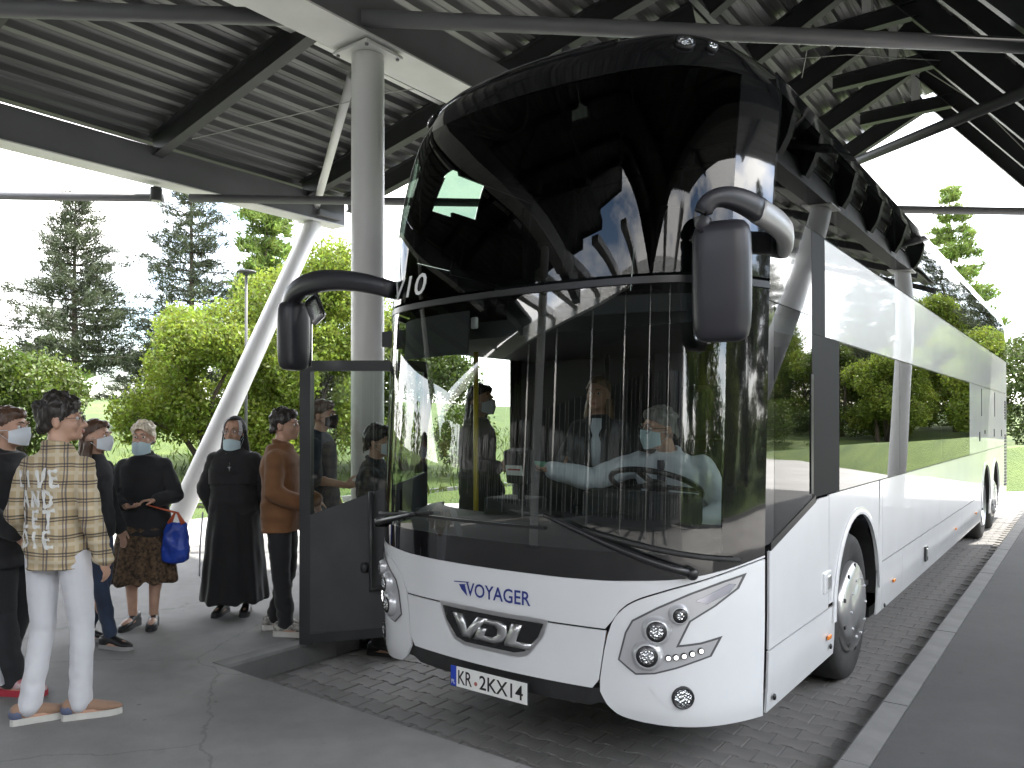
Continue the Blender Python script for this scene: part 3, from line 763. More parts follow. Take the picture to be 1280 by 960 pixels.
# ---- body surface
ZT = [.25, .45, 1.1, 1.95, 2.5, 2.95, 3.2, 3.45, 3.62, 3.78, 3.9, 4.0, 4.1, 4.22, 4.4]
ZZ = [.25, .45, 1.1, 1.95, 2.5, 2.95, 3.2, 3.45, 3.62, 3.76, 3.86, 3.93, 3.97, 3.99, 4.0]
YY = [-.05, -.10, -.10, -.06, -.03, .00, .03, .08, .13, .19, .26, .36, .55, .95, 1.7]
KK = [1.0, 1.0, 1.0, 1.0, 1.0, 1.05, 1.1, 1.18, 1.22, 1.28, 1.3, 1.3, 1.3, 1.2, 1.0]
DD = [0, 0, 0, 0, 0, 0, 0, 0, .01, .06, .13, .19, .235, .26, .275]
zt_, yt_, kt_, dt_ = pchip(ZT, ZZ), pchip(ZT, YY), pchip(ZT, KK), pchip(ZT, DD)
WZ = pchip([.25, .45, .9, 2.6, 3.0, 3.4, 3.62, 3.75], [1.245, 1.262, 1.272, 1.275, 1.272, 1.258, 1.238, 1.215])
SM = 1.27
def Ff_(s): return .13 * s * s + .06 * abs(s) ** 8
def FR(s, t, off=0.0):
    """front skin: s across (-1.27..1.27), t up; off = distance outwards"""
    def p(s, t):
        z = zt_(t) - dt_(t) * (abs(s) / SM) ** 6
        return Vector((s / SM * WZ(min(z, 3.75)), yt_(t) + kt_(t) * Ff_(s), z))
    q = p(s, t)
    if off:
        e = .01; ds = p(s + e, t) - p(s - e, t); dt = p(s, min(t + .05, 4.4)) - p(s, max(t - .05, .25)); n = ds.cross(dt).normalized()
        q = q + n * off
    return q
def SDp(sd):
    def f(y, z, off=0.0): return Vector((sd * (WZ(z) + off), y, z))
    return f
def corner_y(z):
    return FR(SM, z).y

def patch(name, fn, a0, a1, lo, hi, na, nb, m, parent, solid=.012, smooth=True, bevel=0.0, flip=False, solid_off=None):
    lo_ = lo if callable(lo) else (lambda a: lo); hi_ = hi if callable(hi) else (lambda a: hi)
    v, f = [], []
    for i in range(na + 1):
        a = a0 + (a1 - a0) * i / na
        for j in range(nb + 1):
            v.append(fn(a, lo_(a) + (hi_(a) - lo_(a)) * j / nb))
    for i in range(na):
        for j in range(nb):
            q = (i * (nb + 1) + j, (i + 1) * (nb + 1) + j, (i + 1) * (nb + 1) + j + 1, i * (nb + 1) + j + 1)
            f.append(tuple(reversed(q)) if flip else q)
    o = mesh(name, v, f, m, parent, smooth, solid=0)
    if solid:
        md = o.modifiers.new('solid', 'SOLIDIFY'); md.thickness = solid; md.offset = -1
        es = o.modifiers.new('split', 'EDGE_SPLIT'); es.split_angle = R(38); es.use_edge_sharp = False
    return o
G = .005
wb = pchip([0, .36, .65, .8, .99, 1.17, 1.27], [1.035, 1.035, 1.04, 1.05, 1.065, 1.105, 1.15])     # bottom of the windscreen
cb = pchip([.645, .66, .69, .72, .80, .94, 1.11, 1.27], [.53, .66, .80, .87, .945, 1.005, 1.065, 1.135])   # top of the corner panels
cl = pchip([.645, .69, .76, .92, 1.1, 1.27], [.50, .43, .385, .36, .345, .335])
def A(f): return lambda s: f(abs(s))
# central panels
patch('front_panel', FR, -.675, .675, lambda s: .505 if abs(s) < .635 else (.505 + (abs(s) - .635) / .04 * .29), .80 - G, 40, 10, white_m, bus)
patch('front_panel', FR, -SM, SM, lambda s: max(.80 + G, (cb(abs(s)) + .006) if abs(s) > .69 else .8 + G), A(wb), 72, 6, white_m, bus)
for sd in (-1, 1):
    patch('corner_panel', FR, sd * .648, sd * SM, A(cl), lambda s: cb(abs(s)) - .003, 34, 18, white_m, bus, flip=(sd < 0))
patch('lower_grille', lambda s, t: FR(s, t, -.02), -.70, .70, lambda s: .405 if abs(s) < .6 else .43, .503, 24, 3, black_matt, bus)
patch('undertray', lambda s, t: FR(s, t, -.22), -.9, .9, .30, .42, 24, 2, black_matt, bus)
# windscreens
edge = 1.15
patch('windscreen', FR, -edge, edge, lambda s: wb(abs(s)) + .15 * (1 - .5 * (abs(s) / 1.2) ** 4), 2.50, 44, 14, ws_glass, bus, solid=0)
patch('windscreen_border', FR, -SM, SM, lambda s: wb(abs(s)) + .002, lambda s: wb(abs(s)) + .15 * (1 - .5 * (abs(s) / 1.2) ** 4), 50, 3, black_gloss, bus)
patch('windscreen_divider', lambda s, t: FR(s, t, .002), -SM, SM, 2.505, 2.54, 44, 2, black_trim, bus)
for sd in (-1, 1):
    if sd > 0: patch('pillar', FR, edge, SM, lambda s: wb(abs(s)) + .15 * (1 - .5 * (abs(s) / 1.2) ** 4), 2.50, 5, 14, black_gloss, bus)
    else: patch('pillar', FR, -1.185, -edge, lambda s: wb(abs(s)) + .15 * (1 - .5 * (abs(s) / 1.2) ** 4), 2.50, 3, 14, black_gloss, bus)
    patch('pillar', FR, sd * 1.16, sd * SM, 2.555, 3.66, 5, 14, black_gloss, bus, flip=(sd < 0))
patch('upper_windscreen', FR, -1.16, 1.16, 2.555, 3.66, 44, 16, up_glass, bus, solid=0)
patch('upper_windscreen_border', FR, -SM, SM, 3.66, 3.80, 44, 3, black_gloss, bus)
patch('roof_front', FR, -SM, SM, 3.80, 4.4, 44, 16, black_gloss, bus)
# a lip with a vent slit under the roof edge
patch('roof_lip', lambda s, t: FR(s, t, .014), -1.02, .55, 3.90, 3.955, 36, 2, black_gloss, bus)
patch('roof_vent', lambda s, t: FR(s, t, .016), -.95, .42, 3.965, 3.995, 30, 1, M('vent_grey', (.12, .12, .15), .25), bus)
for s, r_ in ((.93, .045), (1.04, .028), (-.93, .045), (-1.04, .028)):
    c = FR(s, 3.85, .004); n = (FR(s, 3.85, .05) - FR(s, 3.85)).normalized()
    mb = MB(); mb.lathe([(0, r_ * 1.25), (.02, r_ * 1.2), (.022, r_)], c - n * .008, n, 20); lp = mb.build('roof_lamp', black_trim, bus, smooth=True)
    mb = MB(); mb.ellipsoid(c + n * .012, (r_, r_, r_ * .35), n.to_track_quat('Z', 'Y').to_matrix(), 14, 8); mb.build('lens', lens_m, lp, smooth=True)
# roof behind the front cap
def RF(a, y):
    s = a; z = 4.0 - .275 * (abs(s) / SM) ** 6
    return Vector((s / SM * WZ(min(z, 3.75)), y, z))
patch('roof', RF, -SM, SM, lambda a: 1.7 + Ff_(a), 14.05, 30, 10, black_gloss, bus)

# ---- sides
def arch_lo(centers, r, base):
    def f(y):
        z = base
        for c, zc in centers:
            d = abs(y - c)
            if d < r: z = max(z, zc + math.sqrt(r * r - d * d))
        return z
    return f
YF, ZC = 2.46, .55
for sd in (1, -1):
    S_ = SDp(sd); fl = sd < 0
    if sd > 0:
        slope = lerp([.5, .58, 1.40, 1.46, 1.72], [1.15, 1.17, 1.355, 1.37, 1.37])
        patch('side_panel', S_, .585, 1.70 - G, .655 + G, lambda y: slope(y) - .012, 16, 6, white_m, bus)
        patch('side_panel', S_, .585, 1.86, .335, .655 - G, 12, 3, white_m, bus)
        patch('window_strip', lambda y, z: S_(y, z, .004), .60, 1.40, lambda y: slope(y) - .012, lambda y: slope(y) + .03, 12, 1, black_trim, bus)
        patch('driver_window', S_, .66, 1.33, lambda y: slope(y) + .03, 2.44, 14, 10, driver_glass, bus, solid=0)
        def pil(y, z): return S_(y, z)
        patch('side_pillar', S_, 1.335, 1.945, lambda y: max(1.37, slope(min(y, 1.45))) + .004, 2.34, 8, 10, M('pillar_black', (.018, .018, .019), .6, spec=.10), bus)
        patch('side_pillar', S_, 1.335, 1.612, 2.342, 2.95, 4, 5, M('pillar_black'), bus)
        patch('side_pillar', lambda a, z: Vector((WZ(z), corner_y(z) + (.655 - corner_y(z)) * a, z)), 0, 1, 1.2, 2.44, 2, 10, black_gloss, bus)
        patch('side_header', lambda a, z: Vector((WZ(z), corner_y(z) + (1.33 - corner_y(z)) * a, z)), 0, 1, 2.445, 2.95, 8, 5, black_gloss, bus)
        patch('window_slider_frame', lambda y, z: S_(y, z, .006), 1.30, 1.345, 1.40, 2.10, 1, 6, black_trim, bus)
    else:
        patch('side_panel', S_, 1.80, 1.86, .335, 1.36, 2, 6, white_m, bus, flip=True)
        patch('side_header', lambda a, z: Vector((-WZ(z), corner_y(z) + (1.945 - corner_y(z)) * a, z)), 0, 1, 2.36, 2.95, 8, 5, black_gloss, bus, flip=True)
        patch('side_pillar', S_, 1.77, 1.945, 1.37, 2.36, 2, 8, black_gloss, bus, flip=True)
    # wheel arch panel
    patch('arch_panel', S_, 1.705 if sd > 0 else 1.865, 3.11, arch_lo([(YF, ZC)], .625, .68), 1.365, 44, 4, white_m, bus, flip=fl)
    patch('arch_panel', S_, 3.09, 3.245, .335, lambda y: .68 - G if y < 3.112 else 1.365, 2, 5, white_m, bus, flip=fl)
    # arch lips
    for c in (YF, 10.65, 12.08):
        v = []
        for i in range(25):
            th = math.pi * i / 24; rr = .625 if c < 3 else .60
            for k, (dx, dr) in enumerate(((.006, 0.0), (.008, .025), (.002, .05))):
                v.append((sd * (1.272 + dx), c + (rr + dr) * math.cos(th), ZC + (rr + dr) * math.sin(th) * .995))
        mesh('arch_lip', v, [(i * 3 + k, i * 3 + k + 1, i * 3 + k + 4, i * 3 + k + 3) for i in range(24) for k in range(2)], white_m, bus, True, solid=.012, soff=0)
    # luggage doors
    ys = [3.25, 4.06, 6.05, 8.05, 9.95]
    for a, b in zip(ys[:-1], ys[1:]):
        patch('skirt_panel', S_, a + G * .5, b - G * .5, .335, .725 - G, 6, 3, white_m, bus, flip=fl)
    for a, b in ((3.25, 6.05), (6.05, 8.6), (8.6, 9.95)):
        patch('luggage_door', S_, a + G * .4, b - G * .4, .725 + G, 1.365, 8, 5, white_m, bus, flip=fl)
    patch('arch_panel', S_, 9.955, 12.75, arch_lo([(10.65, ZC), (12.08, ZC)], .60, .335), 1.365, 90, 4, white_m, bus, flip=fl)
    patch('side_panel', S_, 12.76, 14.15, .36, 1.365, 8, 5, white_m, bus, flip=fl)
    # lower deck windows and the closed panels behind them
    for a, b in ((1.95, 3.92), (3.93, 6.3), (6.31, 8.62)):
        patch('side_window', S_, a, b, 1.375, 2.335, 12, 6, side_glass, bus, solid=0, flip=fl)
    for a, b in ((8.63, 10.15), (10.155, 12.2), (12.205, 13.6)):
        patch('rear_panel', S_, a, b - G, 1.375, 2.335, 8, 5, white_m, bus, flip=fl)
    patch('rear_panel', S_, 13.605, 14.15, 1.375, 2.335, 4, 4, white_m, bus, flip=fl)
    # band between the decks
    for a, b in ((1.95, 5.6), (5.6, 9.6), (9.6, 14.15)):
        patch('deck_band', S_, a + (-.33 if a < 2 and sd > 0 else 0), b - G * .3, 2.345, 2.945, 14, 5, white_m, bus, flip=fl)
    # upper deck glazing
    for a, b in ((1.95, 3.9), (3.905, 6.4), (6.405, 8.9), (8.905, 11.4), (11.405, 13.75)):
        patch('upper_window', S_, a, b, 2.955, 3.62, 12, 6, upside_glass, bus, solid=0, flip=fl)
    patch('upper_window', lambda a, z: Vector((sd * WZ(z), corner_y(z) + .03 + (1.945 - corner_y(z) - .03) * a, z)), 0, 1 if sd > 0 else .42, 3.36 if sd < 0 else 2.955, 3.70 if sd < 0 else 3.62, 8, 6, glass('upper_front_side_glass', (.42, .55, .46), 1.6, .01, .9) if sd < 0 else upside_glass, bus, solid=0, flip=fl)
    if sd < 0: patch('upper_side_trim', lambda a, z: Vector((sd * WZ(z), corner_y(z) + .03 + (1.945 - corner_y(z) - .03) * a, z)), 0, 1, 2.955, 3.355, 8, 4, black_gloss, bus, flip=fl); patch('upper_side_trim', lambda a, z: Vector((sd * WZ(z), corner_y(z) + .03 + (1.945 - corner_y(z) - .03) * a, z)), .425, 1, 3.36, 3.70, 5, 4, black_gloss, bus, flip=fl); patch('upper_side_trim', lambda y, z: Vector((sd * WZ(z), y, z)), .9, 2.0, 3.70, 3.735, 6, 2, black_gloss, bus, flip=fl)
    patch('upper_pillar', lambda a, z: Vector((sd * WZ(z), corner_y(z) - .002 + .032 * a, z)), 0, 1, 2.955, 3.62, 1, 6, black_gloss, bus, flip=fl)
    patch('upper_window', S_, 13.755, 14.15, 2.955, 3.62, 3, 4, black_gloss, bus, flip=fl)
    patch('cant_rail', lambda a, z: Vector((sd * WZ(z), corner_y(min(z, 3.62)) + (14.1 - corner_y(min(z, 3.62))) * a, z)), 0 if sd > 0 else .08, 1, 3.622, 3.735, 40, 3, black_gloss, bus, flip=fl)
    # pillars and rails behind the glazing
    for z_, xo, ya in ((2.95, 1.25, 1.0), (3.62 if sd > 0 else 3.70, 1.21, 1.05), (2.34, 1.25, 1.95), (1.37, 1.25, 1.95)):
        mb = MB(); mb.bx(sd * xo - .012, sd * xo + .012, ya, 13.9, z_ - .03, z_ + .03); mb.build('window_rail', black_trim, bus)
    for y_ in (1.947, 3.9, 6.4, 8.9, 11.4, 13.75):
        mb = MB(); mb.beam((sd * 1.245, y_, 2.95), (sd * 1.215, y_, 3.62), .03, .07, (0, 1, 0)); mb.build('window_post', black_trim, bus)
    for y_ in (1.947, 3.925, 6.305, 8.625):
        mb = MB(); mb.bx(sd * 1.25 - .012, sd * 1.25 + .012, y_ - .035, y_ + .035, 1.36, 2.34); mb.build('window_post', black_trim, bus)
    if sd < 0:
        mb = MB(); mb.bx(-1.252, -1.228, 1.0, 1.96, 3.335, 3.385); mb.build('window_rail', black_trim, bus)
        mb = MB(); mb.beam((-1.212, 1.05, 3.715), (-1.205, 1.98, 3.715), .03, .06); mb.build('window_rail', black_trim, bus)
    # louvres at the tail
    for z0, z1, n in ((1.60 + .26, 2.22, 7), (.62, 1.60, 17)):
        for i in range(n):
            z = z0 + (z1 - z0) * i / n
            mb = MB(); mb.bx(sd * 1.279 - .006, sd * 1.279 + .006, 13.75, 14.1, z, z + (z1 - z0) / n * .62); mb.build('louvre', black_matt, bus)
    # vents, latches, marker lamps
    for y, z, w, h in ((9.76, 1.6, .07, .14), (10.45, 1.66, .06, .06), (11.83, 1.63, .07, .13), (13.1, 1.61, .07, .12)):
        mb = MB(); mb.box((sd * 1.278, y, z), (.012, w, h)); mb.build('latch', black_trim, bus, bevel=.008)
    for y in (10.0, 11.9):
        mb = MB(); mb.bx(sd * 1.277 - .004, sd * 1.277 + .004, y, y + .02, 1.9, 2.3); mb.build('seam', black_trim, bus)
    for y, z in ((1.69, .48), (3.66, .51), (7.3, .53), (9.3, .53)):
        mb = MB(); mb.box((sd * 1.276, y, z), (.014, .07, .026)); mb.build('side_marker', amber_m, bus, bevel=.005)
    mb = MB(); mb.box((sd * 1.276, 5.21, .52), (.016, .13, .15)); l_ = mb.build('latch', lampdark, bus, bevel=.015)
    mb = MB(); mb.box((sd * 1.286, 5.21, .53), (.012, .05, .08)); mb.build('handle', silver_m, l_, bevel=.01)
    for y, z in ((.66, .40), (1.74, .41), (3.31, .37)):
        mb = MB(); mb.lathe([(0, .017), (.008, .016), (.012, .006)], (sd * 1.268, y, z), (sd, 0, 0), 14); mb.build('lock', black_trim, bus, smooth=True)
mb = MB(); mb.box((1.276, 1.64, .83), (.02, .16, .13)); l_ = mb.build('fuel_flap', white_m, bus, bevel=.02)
mb = MB(); mb.box((1.288, 1.65, .83), (.012, .07, .08)); mb.build('handle', silver_m, l_, bevel=.012)

# ---- tail
def REAR(a, z):
    x = a * WZ(min(z, 3.75)); return Vector((x, 14.15 + .22 * (1 - abs(a) ** 4), z))
patch('rear_panel', REAR, -1, 1, .36, 2.9, 20, 10, white_m, bus, flip=True); patch('rear_panel', REAR, -1, 1, 2.905, 3.72, 20, 5, black_gloss, bus, flip=True)
patch('roof_rear', lambda a, q: Vector((a * 1.215, 14.05 + q * (.1 + .22 * (1 - abs(a) ** 4)), 4.0 - .275 * abs(a) ** 6 - (.28 - .275 * abs(a) ** 6) * q * q)), -1, 1, 0, 1, 20, 6, black_gloss, bus)

# ---- wheels
def wheel(y, sd, name='wheel', depth=0):
    x = sd * 1.225; ax = (sd, 0, 0)
    w = empty(name, (x, y, .52)); w.parent = bus; w.matrix_parent_inverse = Matrix.Translation((0, -7, 0))
    R0 = .515
    mb = MB(); mb.lathe([(-.28, .30), (-.29, .40), (-.285, .485), (-.25, R0), (-.05, R0), (-.012, .492), (.0, .44), (-.004, .36), (-.02, .315), (-.05, .30)], (x, y, .52), ax, 48)
    mb.build('tyre', rubber_m, w, smooth=True)
    mb = MB()
    for k in range(4):
        a = -.235 + k * .06; mb.lathe([(a, R0 + .001), (a + .012, R0 - .012), (a + .024, R0 + .001)], (x, y, .52), ax, 40)
    mb = MB(); dd = .035 if depth == 0 else -.06
    mb.lathe([(-.06, .318), (-.015, .316), (.012, .306), (dd * .6, .295), (dd, .262), (dd + .010, .235), (dd + .012, .16), (dd + .018, .155), (dd + .018, .02)], (x, y, .52), ax, 48)
    rim = mb.build('rim', silver_m, w, smooth=True)
    for k in range(10):
        th = 2 * math.pi * k / 10; p = Vector((x + sd * (dd + .008), y + .205 * math.cos(th), .52 + .205 * math.sin(th)))
        mb = MB(); mb.lathe([(0, .011), (.010, .010), (.013, .005)], p, ax, 8); mb.build('wheel_nut', lampgrey, rim)
    for k in range(10):
        th = 2 * math.pi * (k + .5) / 10; p = Vector((x + sd * (dd * .55 + .004), y + .278 * math.cos(th), .52 + .278 * math.sin(th)))
        m_ = Matrix.Rotation(th, 3, 'X'); mb = MB(); mb.box(p, (.012, .05, .03), m_); mb.build('rim_slot', lampdark, rim, bevel=.006)
    return w
for sd in (1, -1):
    wheel(YF, sd); wheel(10.65, sd, depth=1); wheel(12.08, sd)
    for c in (YF, 10.65, 12.08):
        v = []; rr = .64
        for i in range(17):
            th = math.pi * i / 16
            for xx in (1.255, .80): v.append((sd * xx, c + rr * math.cos(th), ZC - .05 + rr * math.sin(th)))
        mesh('wheel_well', v, [(i * 2, i * 2 + 1, i * 2 + 3, i * 2 + 2) for i in range(16)], black_matt, bus, True)
        mesh('wheel_well', [(sd * .8, c - .64, .25), (sd * .8, c + .64, .25), (sd * .8, c + .64, 1.2), (sd * .8, c - .64, 1.2)], [(0, 1, 2, 3)], black_matt, bus)
mb = MB(); mb.bx(-1.05, 1.05, .62, 1.70, .30, .36); mb.bx(-1.18, 1.18, 3.2, 9.9, .28, .36); mb.bx(-.78, .78, 1.7, 3.2, .30, .40); mb.bx(-.78, .78, 9.9, 13, .30, .4); mb.bx(-1.15, 1.15, 13, 14.1, .3, .4)
mb.build('floor_pan', black_matt, bus)
for y in (2.46, 10.65, 12.08):
    mb = MB(); mb.cyl((-.95, y, .52), (.95, y, .52), .09, n=12); mb.build('axle', black_matt, bus, smooth=True)

# ---- interior
mb = MB(); mb.bx(-1.2, 1.2, .25, 14.0, 2.32, 2.42); mb.build('upper_floor', interior_m, bus)
mb = MB(); mb.bx(-.95, 1.1, .42, 1.75, .52, .56); mb.bx(-1.22, 1.2, 1.80, 14.0, .56, .60); mb.bx(-1.22, -.95, .75, 1.75, .40, .44); mb.build('lower_floor', interior_m, bus)
mb = MB(); mb.bx(-1.15, 1.15, 2.0, 13.9, 3.70, 3.72); mb.build('ceiling_lining', interior_m, bus)
mb = MB(); mb.bx(-1.18, 1.18, 13.2, 13.25, .6, 3.7); mb.build('bulkhead', interior_m, bus)
mb = MB(); mb.bx(.12, 1.2, 1.62, 1.66, .58, 2.3); mb.build('driver_partition', interior_m, bus)
mb = MB(); mb.bx(-1.22, -.22, 1.86, 1.90, .6, 2.31); mb.bx(-.26, -.22, 1.90, 3.1, .6, 2.31); mb.bx(-.22, .14, 4.9, 4.95, .6, 2.31); mb.build('window_blocker', interior_m, bus)  # walls added to block bright lower left windows behind the windscreen
mb = MB(); mb.bx(-1.2, 1.2, 2.9, 2.95, 2.43, 3.0); mb.build('upper_rail_panel', interior_m, bus)
def coach_seat(x, y, z, parent, m):
    s = empty('seat', (x, y, z)); s.parent = parent; s.matrix_parent_inverse = Matrix.Translation((0, -7, 0))
    mb = MB(); mb.bx(x - .22, x + .22, y - .22, y + .24, z + .36, z + .48); mb.build('cushion', m, s, bevel=.05, seg=3)
    mb = MB(); mb.box((x, y + .28, z + .85), (.44, .12, .80), Matrix.Rotation(R(-10), 3, 'X')); mb.build('backrest', m, s, bevel=.05, seg=3)
    mb = MB(); mb.box((x, y + .36, z + 1.28), (.28, .10, .18), Matrix.Rotation(R(-10), 3, 'X')); mb.build('headrest', m, s, bevel=.04, seg=3)
    mb = MB(); mb.bx(x - .16, x + .16, y - .1, y + .15, z + .005, z + .37); mb.build('seat_base', black_matt, s)
seat_m = M('seat_fabric', (0.03, 0.032, 0.04), .9, var=.3, vscale=40)
for r_ in range(2):
    for x in (-.9, -.43, .43, .9): coach_seat(x, 1.55 + r_ * .95, 2.42, bus, seat_m)
for r_ in range(2):
    for x in (-.95, -.48, .48, .95): coach_seat(x, 3.3 + r_ * .9, .60, bus, seat_m)
# dashboard and cab
def DASH(s, t):
    y_in = FR(s, 1.25).y
    return Vector((s * .93, y_in + .05 + t * .42, 1.16 + .10 * math.sin(min(1, t * 1.2) * math.pi * .5) + (.07 * math.exp(-((s - .6) / .32) ** 2)) * min(1, t * 1.6)))
patch('dashboard', DASH, -1.15, 1.2, 0, 1, 30, 8, int_grey, bus, solid=.03)
mb = MB(); mb.bx(-1.06, 1.12, .42, .46, .42, 1.24); mb.build('dash_front', interior_m, bus, bevel=.01)
mb = MB(); mb.bx(.30, .98, .33, .46, 1.27, 1.45); mb.build('instrument_binnacle', int_grey, bus, bevel=.04, seg=3)
mb = MB(); mb.bx(-.40, -.10, .33, .60, .58, 1.36); mb.build('ticket_desk', int_grey, bus, bevel=.02)
tm = MB(); tm.box((-.14, .36, 1.56), (.16, .10, .20), Matrix.Rotation(R(12), 3, 'X')); tmo = tm.build('ticket_machine', int_grey, bus, bevel=.012)
mb = MB(); mb.cyl((-.14, .38, 1.30), (-.14, .37, 1.47), .02, n=8); mb.build('stand', black_matt, tmo)
for dz, h in ((.045, .06), (-.035, .06)):
    mb = MB(); mb.box((-.14, .303, 1.57 + dz), (.12, .004, h), Matrix.Rotation(R(12), 3, 'X')); mb.build('paper_label', M('paper', (.7, .72, .7), .8), tmo)
    mb = MB(); mb.box((-.14, .299, 1.575 + dz), (.09, .003, .01), Matrix.Rotation(R(12), 3, 'X')); mb.build('label_print', M('print_red', (.35, .06, .05), .8), tmo)
# driver's seat and steering wheel
ds = empty('driver_seat', (.62, .98, .56)); ds.parent = bus; ds.matrix_parent_inverse = Matrix.Translation((0, -7, 0))
mb = MB(); mb.bx(.36, .88, .72, 1.22, .86, 1.0); mb.build('cushion', seat_m, ds, bevel=.05, seg=3)
mb = MB(); mb.box((.62, 1.26, 1.38), (.52, .14, .80), Matrix.Rotation(R(-8), 3, 'X')); mb.build('backrest', seat_m, ds, bevel=.06, seg=3)
mb = MB(); mb.box((.66, 1.24, 1.88), (.36, .13, .34), Matrix.Rotation(R(-6), 3, 'X')); mb.build('headrest', seat_m, ds, bevel=.05, seg=3)
mb = MB(); mb.bx(.46, .78, .82, 1.14, .565, .86); mb.build('seat_base', black_matt, ds)
sw = Matrix.Rotation(R(-24), 3, 'X'); swc = Vector((.67, .52, 1.47))
mb = MB(); mb.tube([swc + sw @ Vector((.25 * math.cos(a), .25 * math.sin(a), 0)) for a in np.linspace(0, 2 * math.pi, 41)], .016, 10, False); swo = mb.build('steering_wheel', black_trim, bus, smooth=True)
mb = MB(); mb.lathe([(-.03, .05), (-.01, .075), (.02, .06)], swc, sw @ Vector((0, 0, 1)), 20); mb.build('hub', black_trim, swo, smooth=True)
for a in (0.2, math.pi - .2, -math.pi / 2):
    mb = MB(); mb.beam(swc, swc + sw @ Vector((.24 * math.cos(a), .24 * math.sin(a), 0)), .04, .015, sw @ Vector((0, 0, 1))); mb.build('spoke', black_trim, swo)
mb = MB(); mb.cyl(swc, (.67, .36, 1.25), .035, n=12); mb.build('column', black_trim, swo)
# sun blinds behind the windscreen, door-side handrail
patch('sun_blind', lambda s, t: FR(s, t, -.09), -1.06, -.30, 2.22, 2.47, 10, 3, interior_m, bus)
patch('sun_blind', lambda s, t: FR(s, t, -.09), .30, 1.06, 2.38, 2.47, 10, 3, interior_m, bus)
mb = MB(); mb.tube([(-.80, .75, .6), (-.80, .75, 2.3)], .018, 10); mb.build('handrail', M('rail_yellow', (.55, .42, .03), .4), bus, smooth=True)
mb = MB(); mb.tube([(-.20, 1.5, .6), (-.20, 1.5, 2.3)], .018, 10); mb.build('handrail', silver_m, bus, smooth=True)
mb = MB(); mb.box((-.30, .13, 2.40), (.05, .02, .07)); mb.build('camera_unit', M('white_plastic', (.7, .7, .7), .4), bus, bevel=.01)

# ---- headlamps
def surf_poly(name, poly, m, parent, off, sub=2, sgn=1, th=0.0):
    bm = bmesh.new(); vs = [bm.verts.new((a, b, 0)) for a, b in poly]; bm.faces.new(vs)
    bmesh.ops.triangulate(bm, faces=bm.faces[:])
    for _ in range(sub):
        bmesh.ops.subdivide_edges(bm, edges=[e for e in bm.edges if e.calc_length() > .03], cuts=1, use_grid_fill=False)
        bmesh.ops.triangulate(bm, faces=bm.faces[:])
    bm.normal_update()
    v = [FR(sgn * p.co.x, p.co.y, off) for p in bm.verts]; f = [tuple(q.index for q in t.verts) for t in bm.faces]
    bm.verts.ensure_lookup_table(); bm.free()
    o = mesh(name, v, f, m, parent, True)
    bm = bmesh.new(); bm.from_mesh(o.data); bmesh.ops.recalc_face_normals(bm, faces=bm.faces); bm.normal_update()
    if sum((q.normal.y * q.calc_area()) for q in bm.faces) > 0: bmesh.ops.reverse_faces(bm, faces=bm.faces)
    bm.to_mesh(o.data); bm.free()
    if th:
        md = o.modifiers.new('solid', 'SOLIDIFY'); md.thickness = th; md.offset = -1
    return o
HL = [(1.222, 1.078), (1.20, 1.005), (1.13, .93), (1.045, .862), (1.003, .752), (1.08, .762), (1.152, .785), (1.118, .69), (.995, .638), (.905, .608), (.82, .598), (.78, .627), (.735, .662), (.768, .80), (.80, .862), (.91, .93), (1.04, 1.0), (1.15, 1.05)]
def inset(poly, d):
    cx = sum(p[0] for p in poly) / len(poly); n = len(poly); out = []
    for i in range(n):
        (ax, ay), (bx_, by_), (cx_, cy_) = poly[i - 1], poly[i], poly[(i + 1) % n]
        e1 = Vector((bx_ - ax, by_ - ay)).normalized(); e2 = Vector((cx_ - bx_, cy_ - by_)).normalized()
        n1 = Vector((e1.y, -e1.x)); n2 = Vector((e2.y, -e2.x)); nn = (n1 + n2)
        nn = nn / max(.35, nn.length_squared / 2) if nn.length > 1e-6 else n1
        out.append((bx_ + nn.x * d, by_ + nn.y * d))
    return out
area_ = sum(HL[i - 1][0] * HL[i][1] - HL[i][0] * HL[i - 1][1] for i in range(len(HL)))
sg = 1 if area_ < 0 else -1
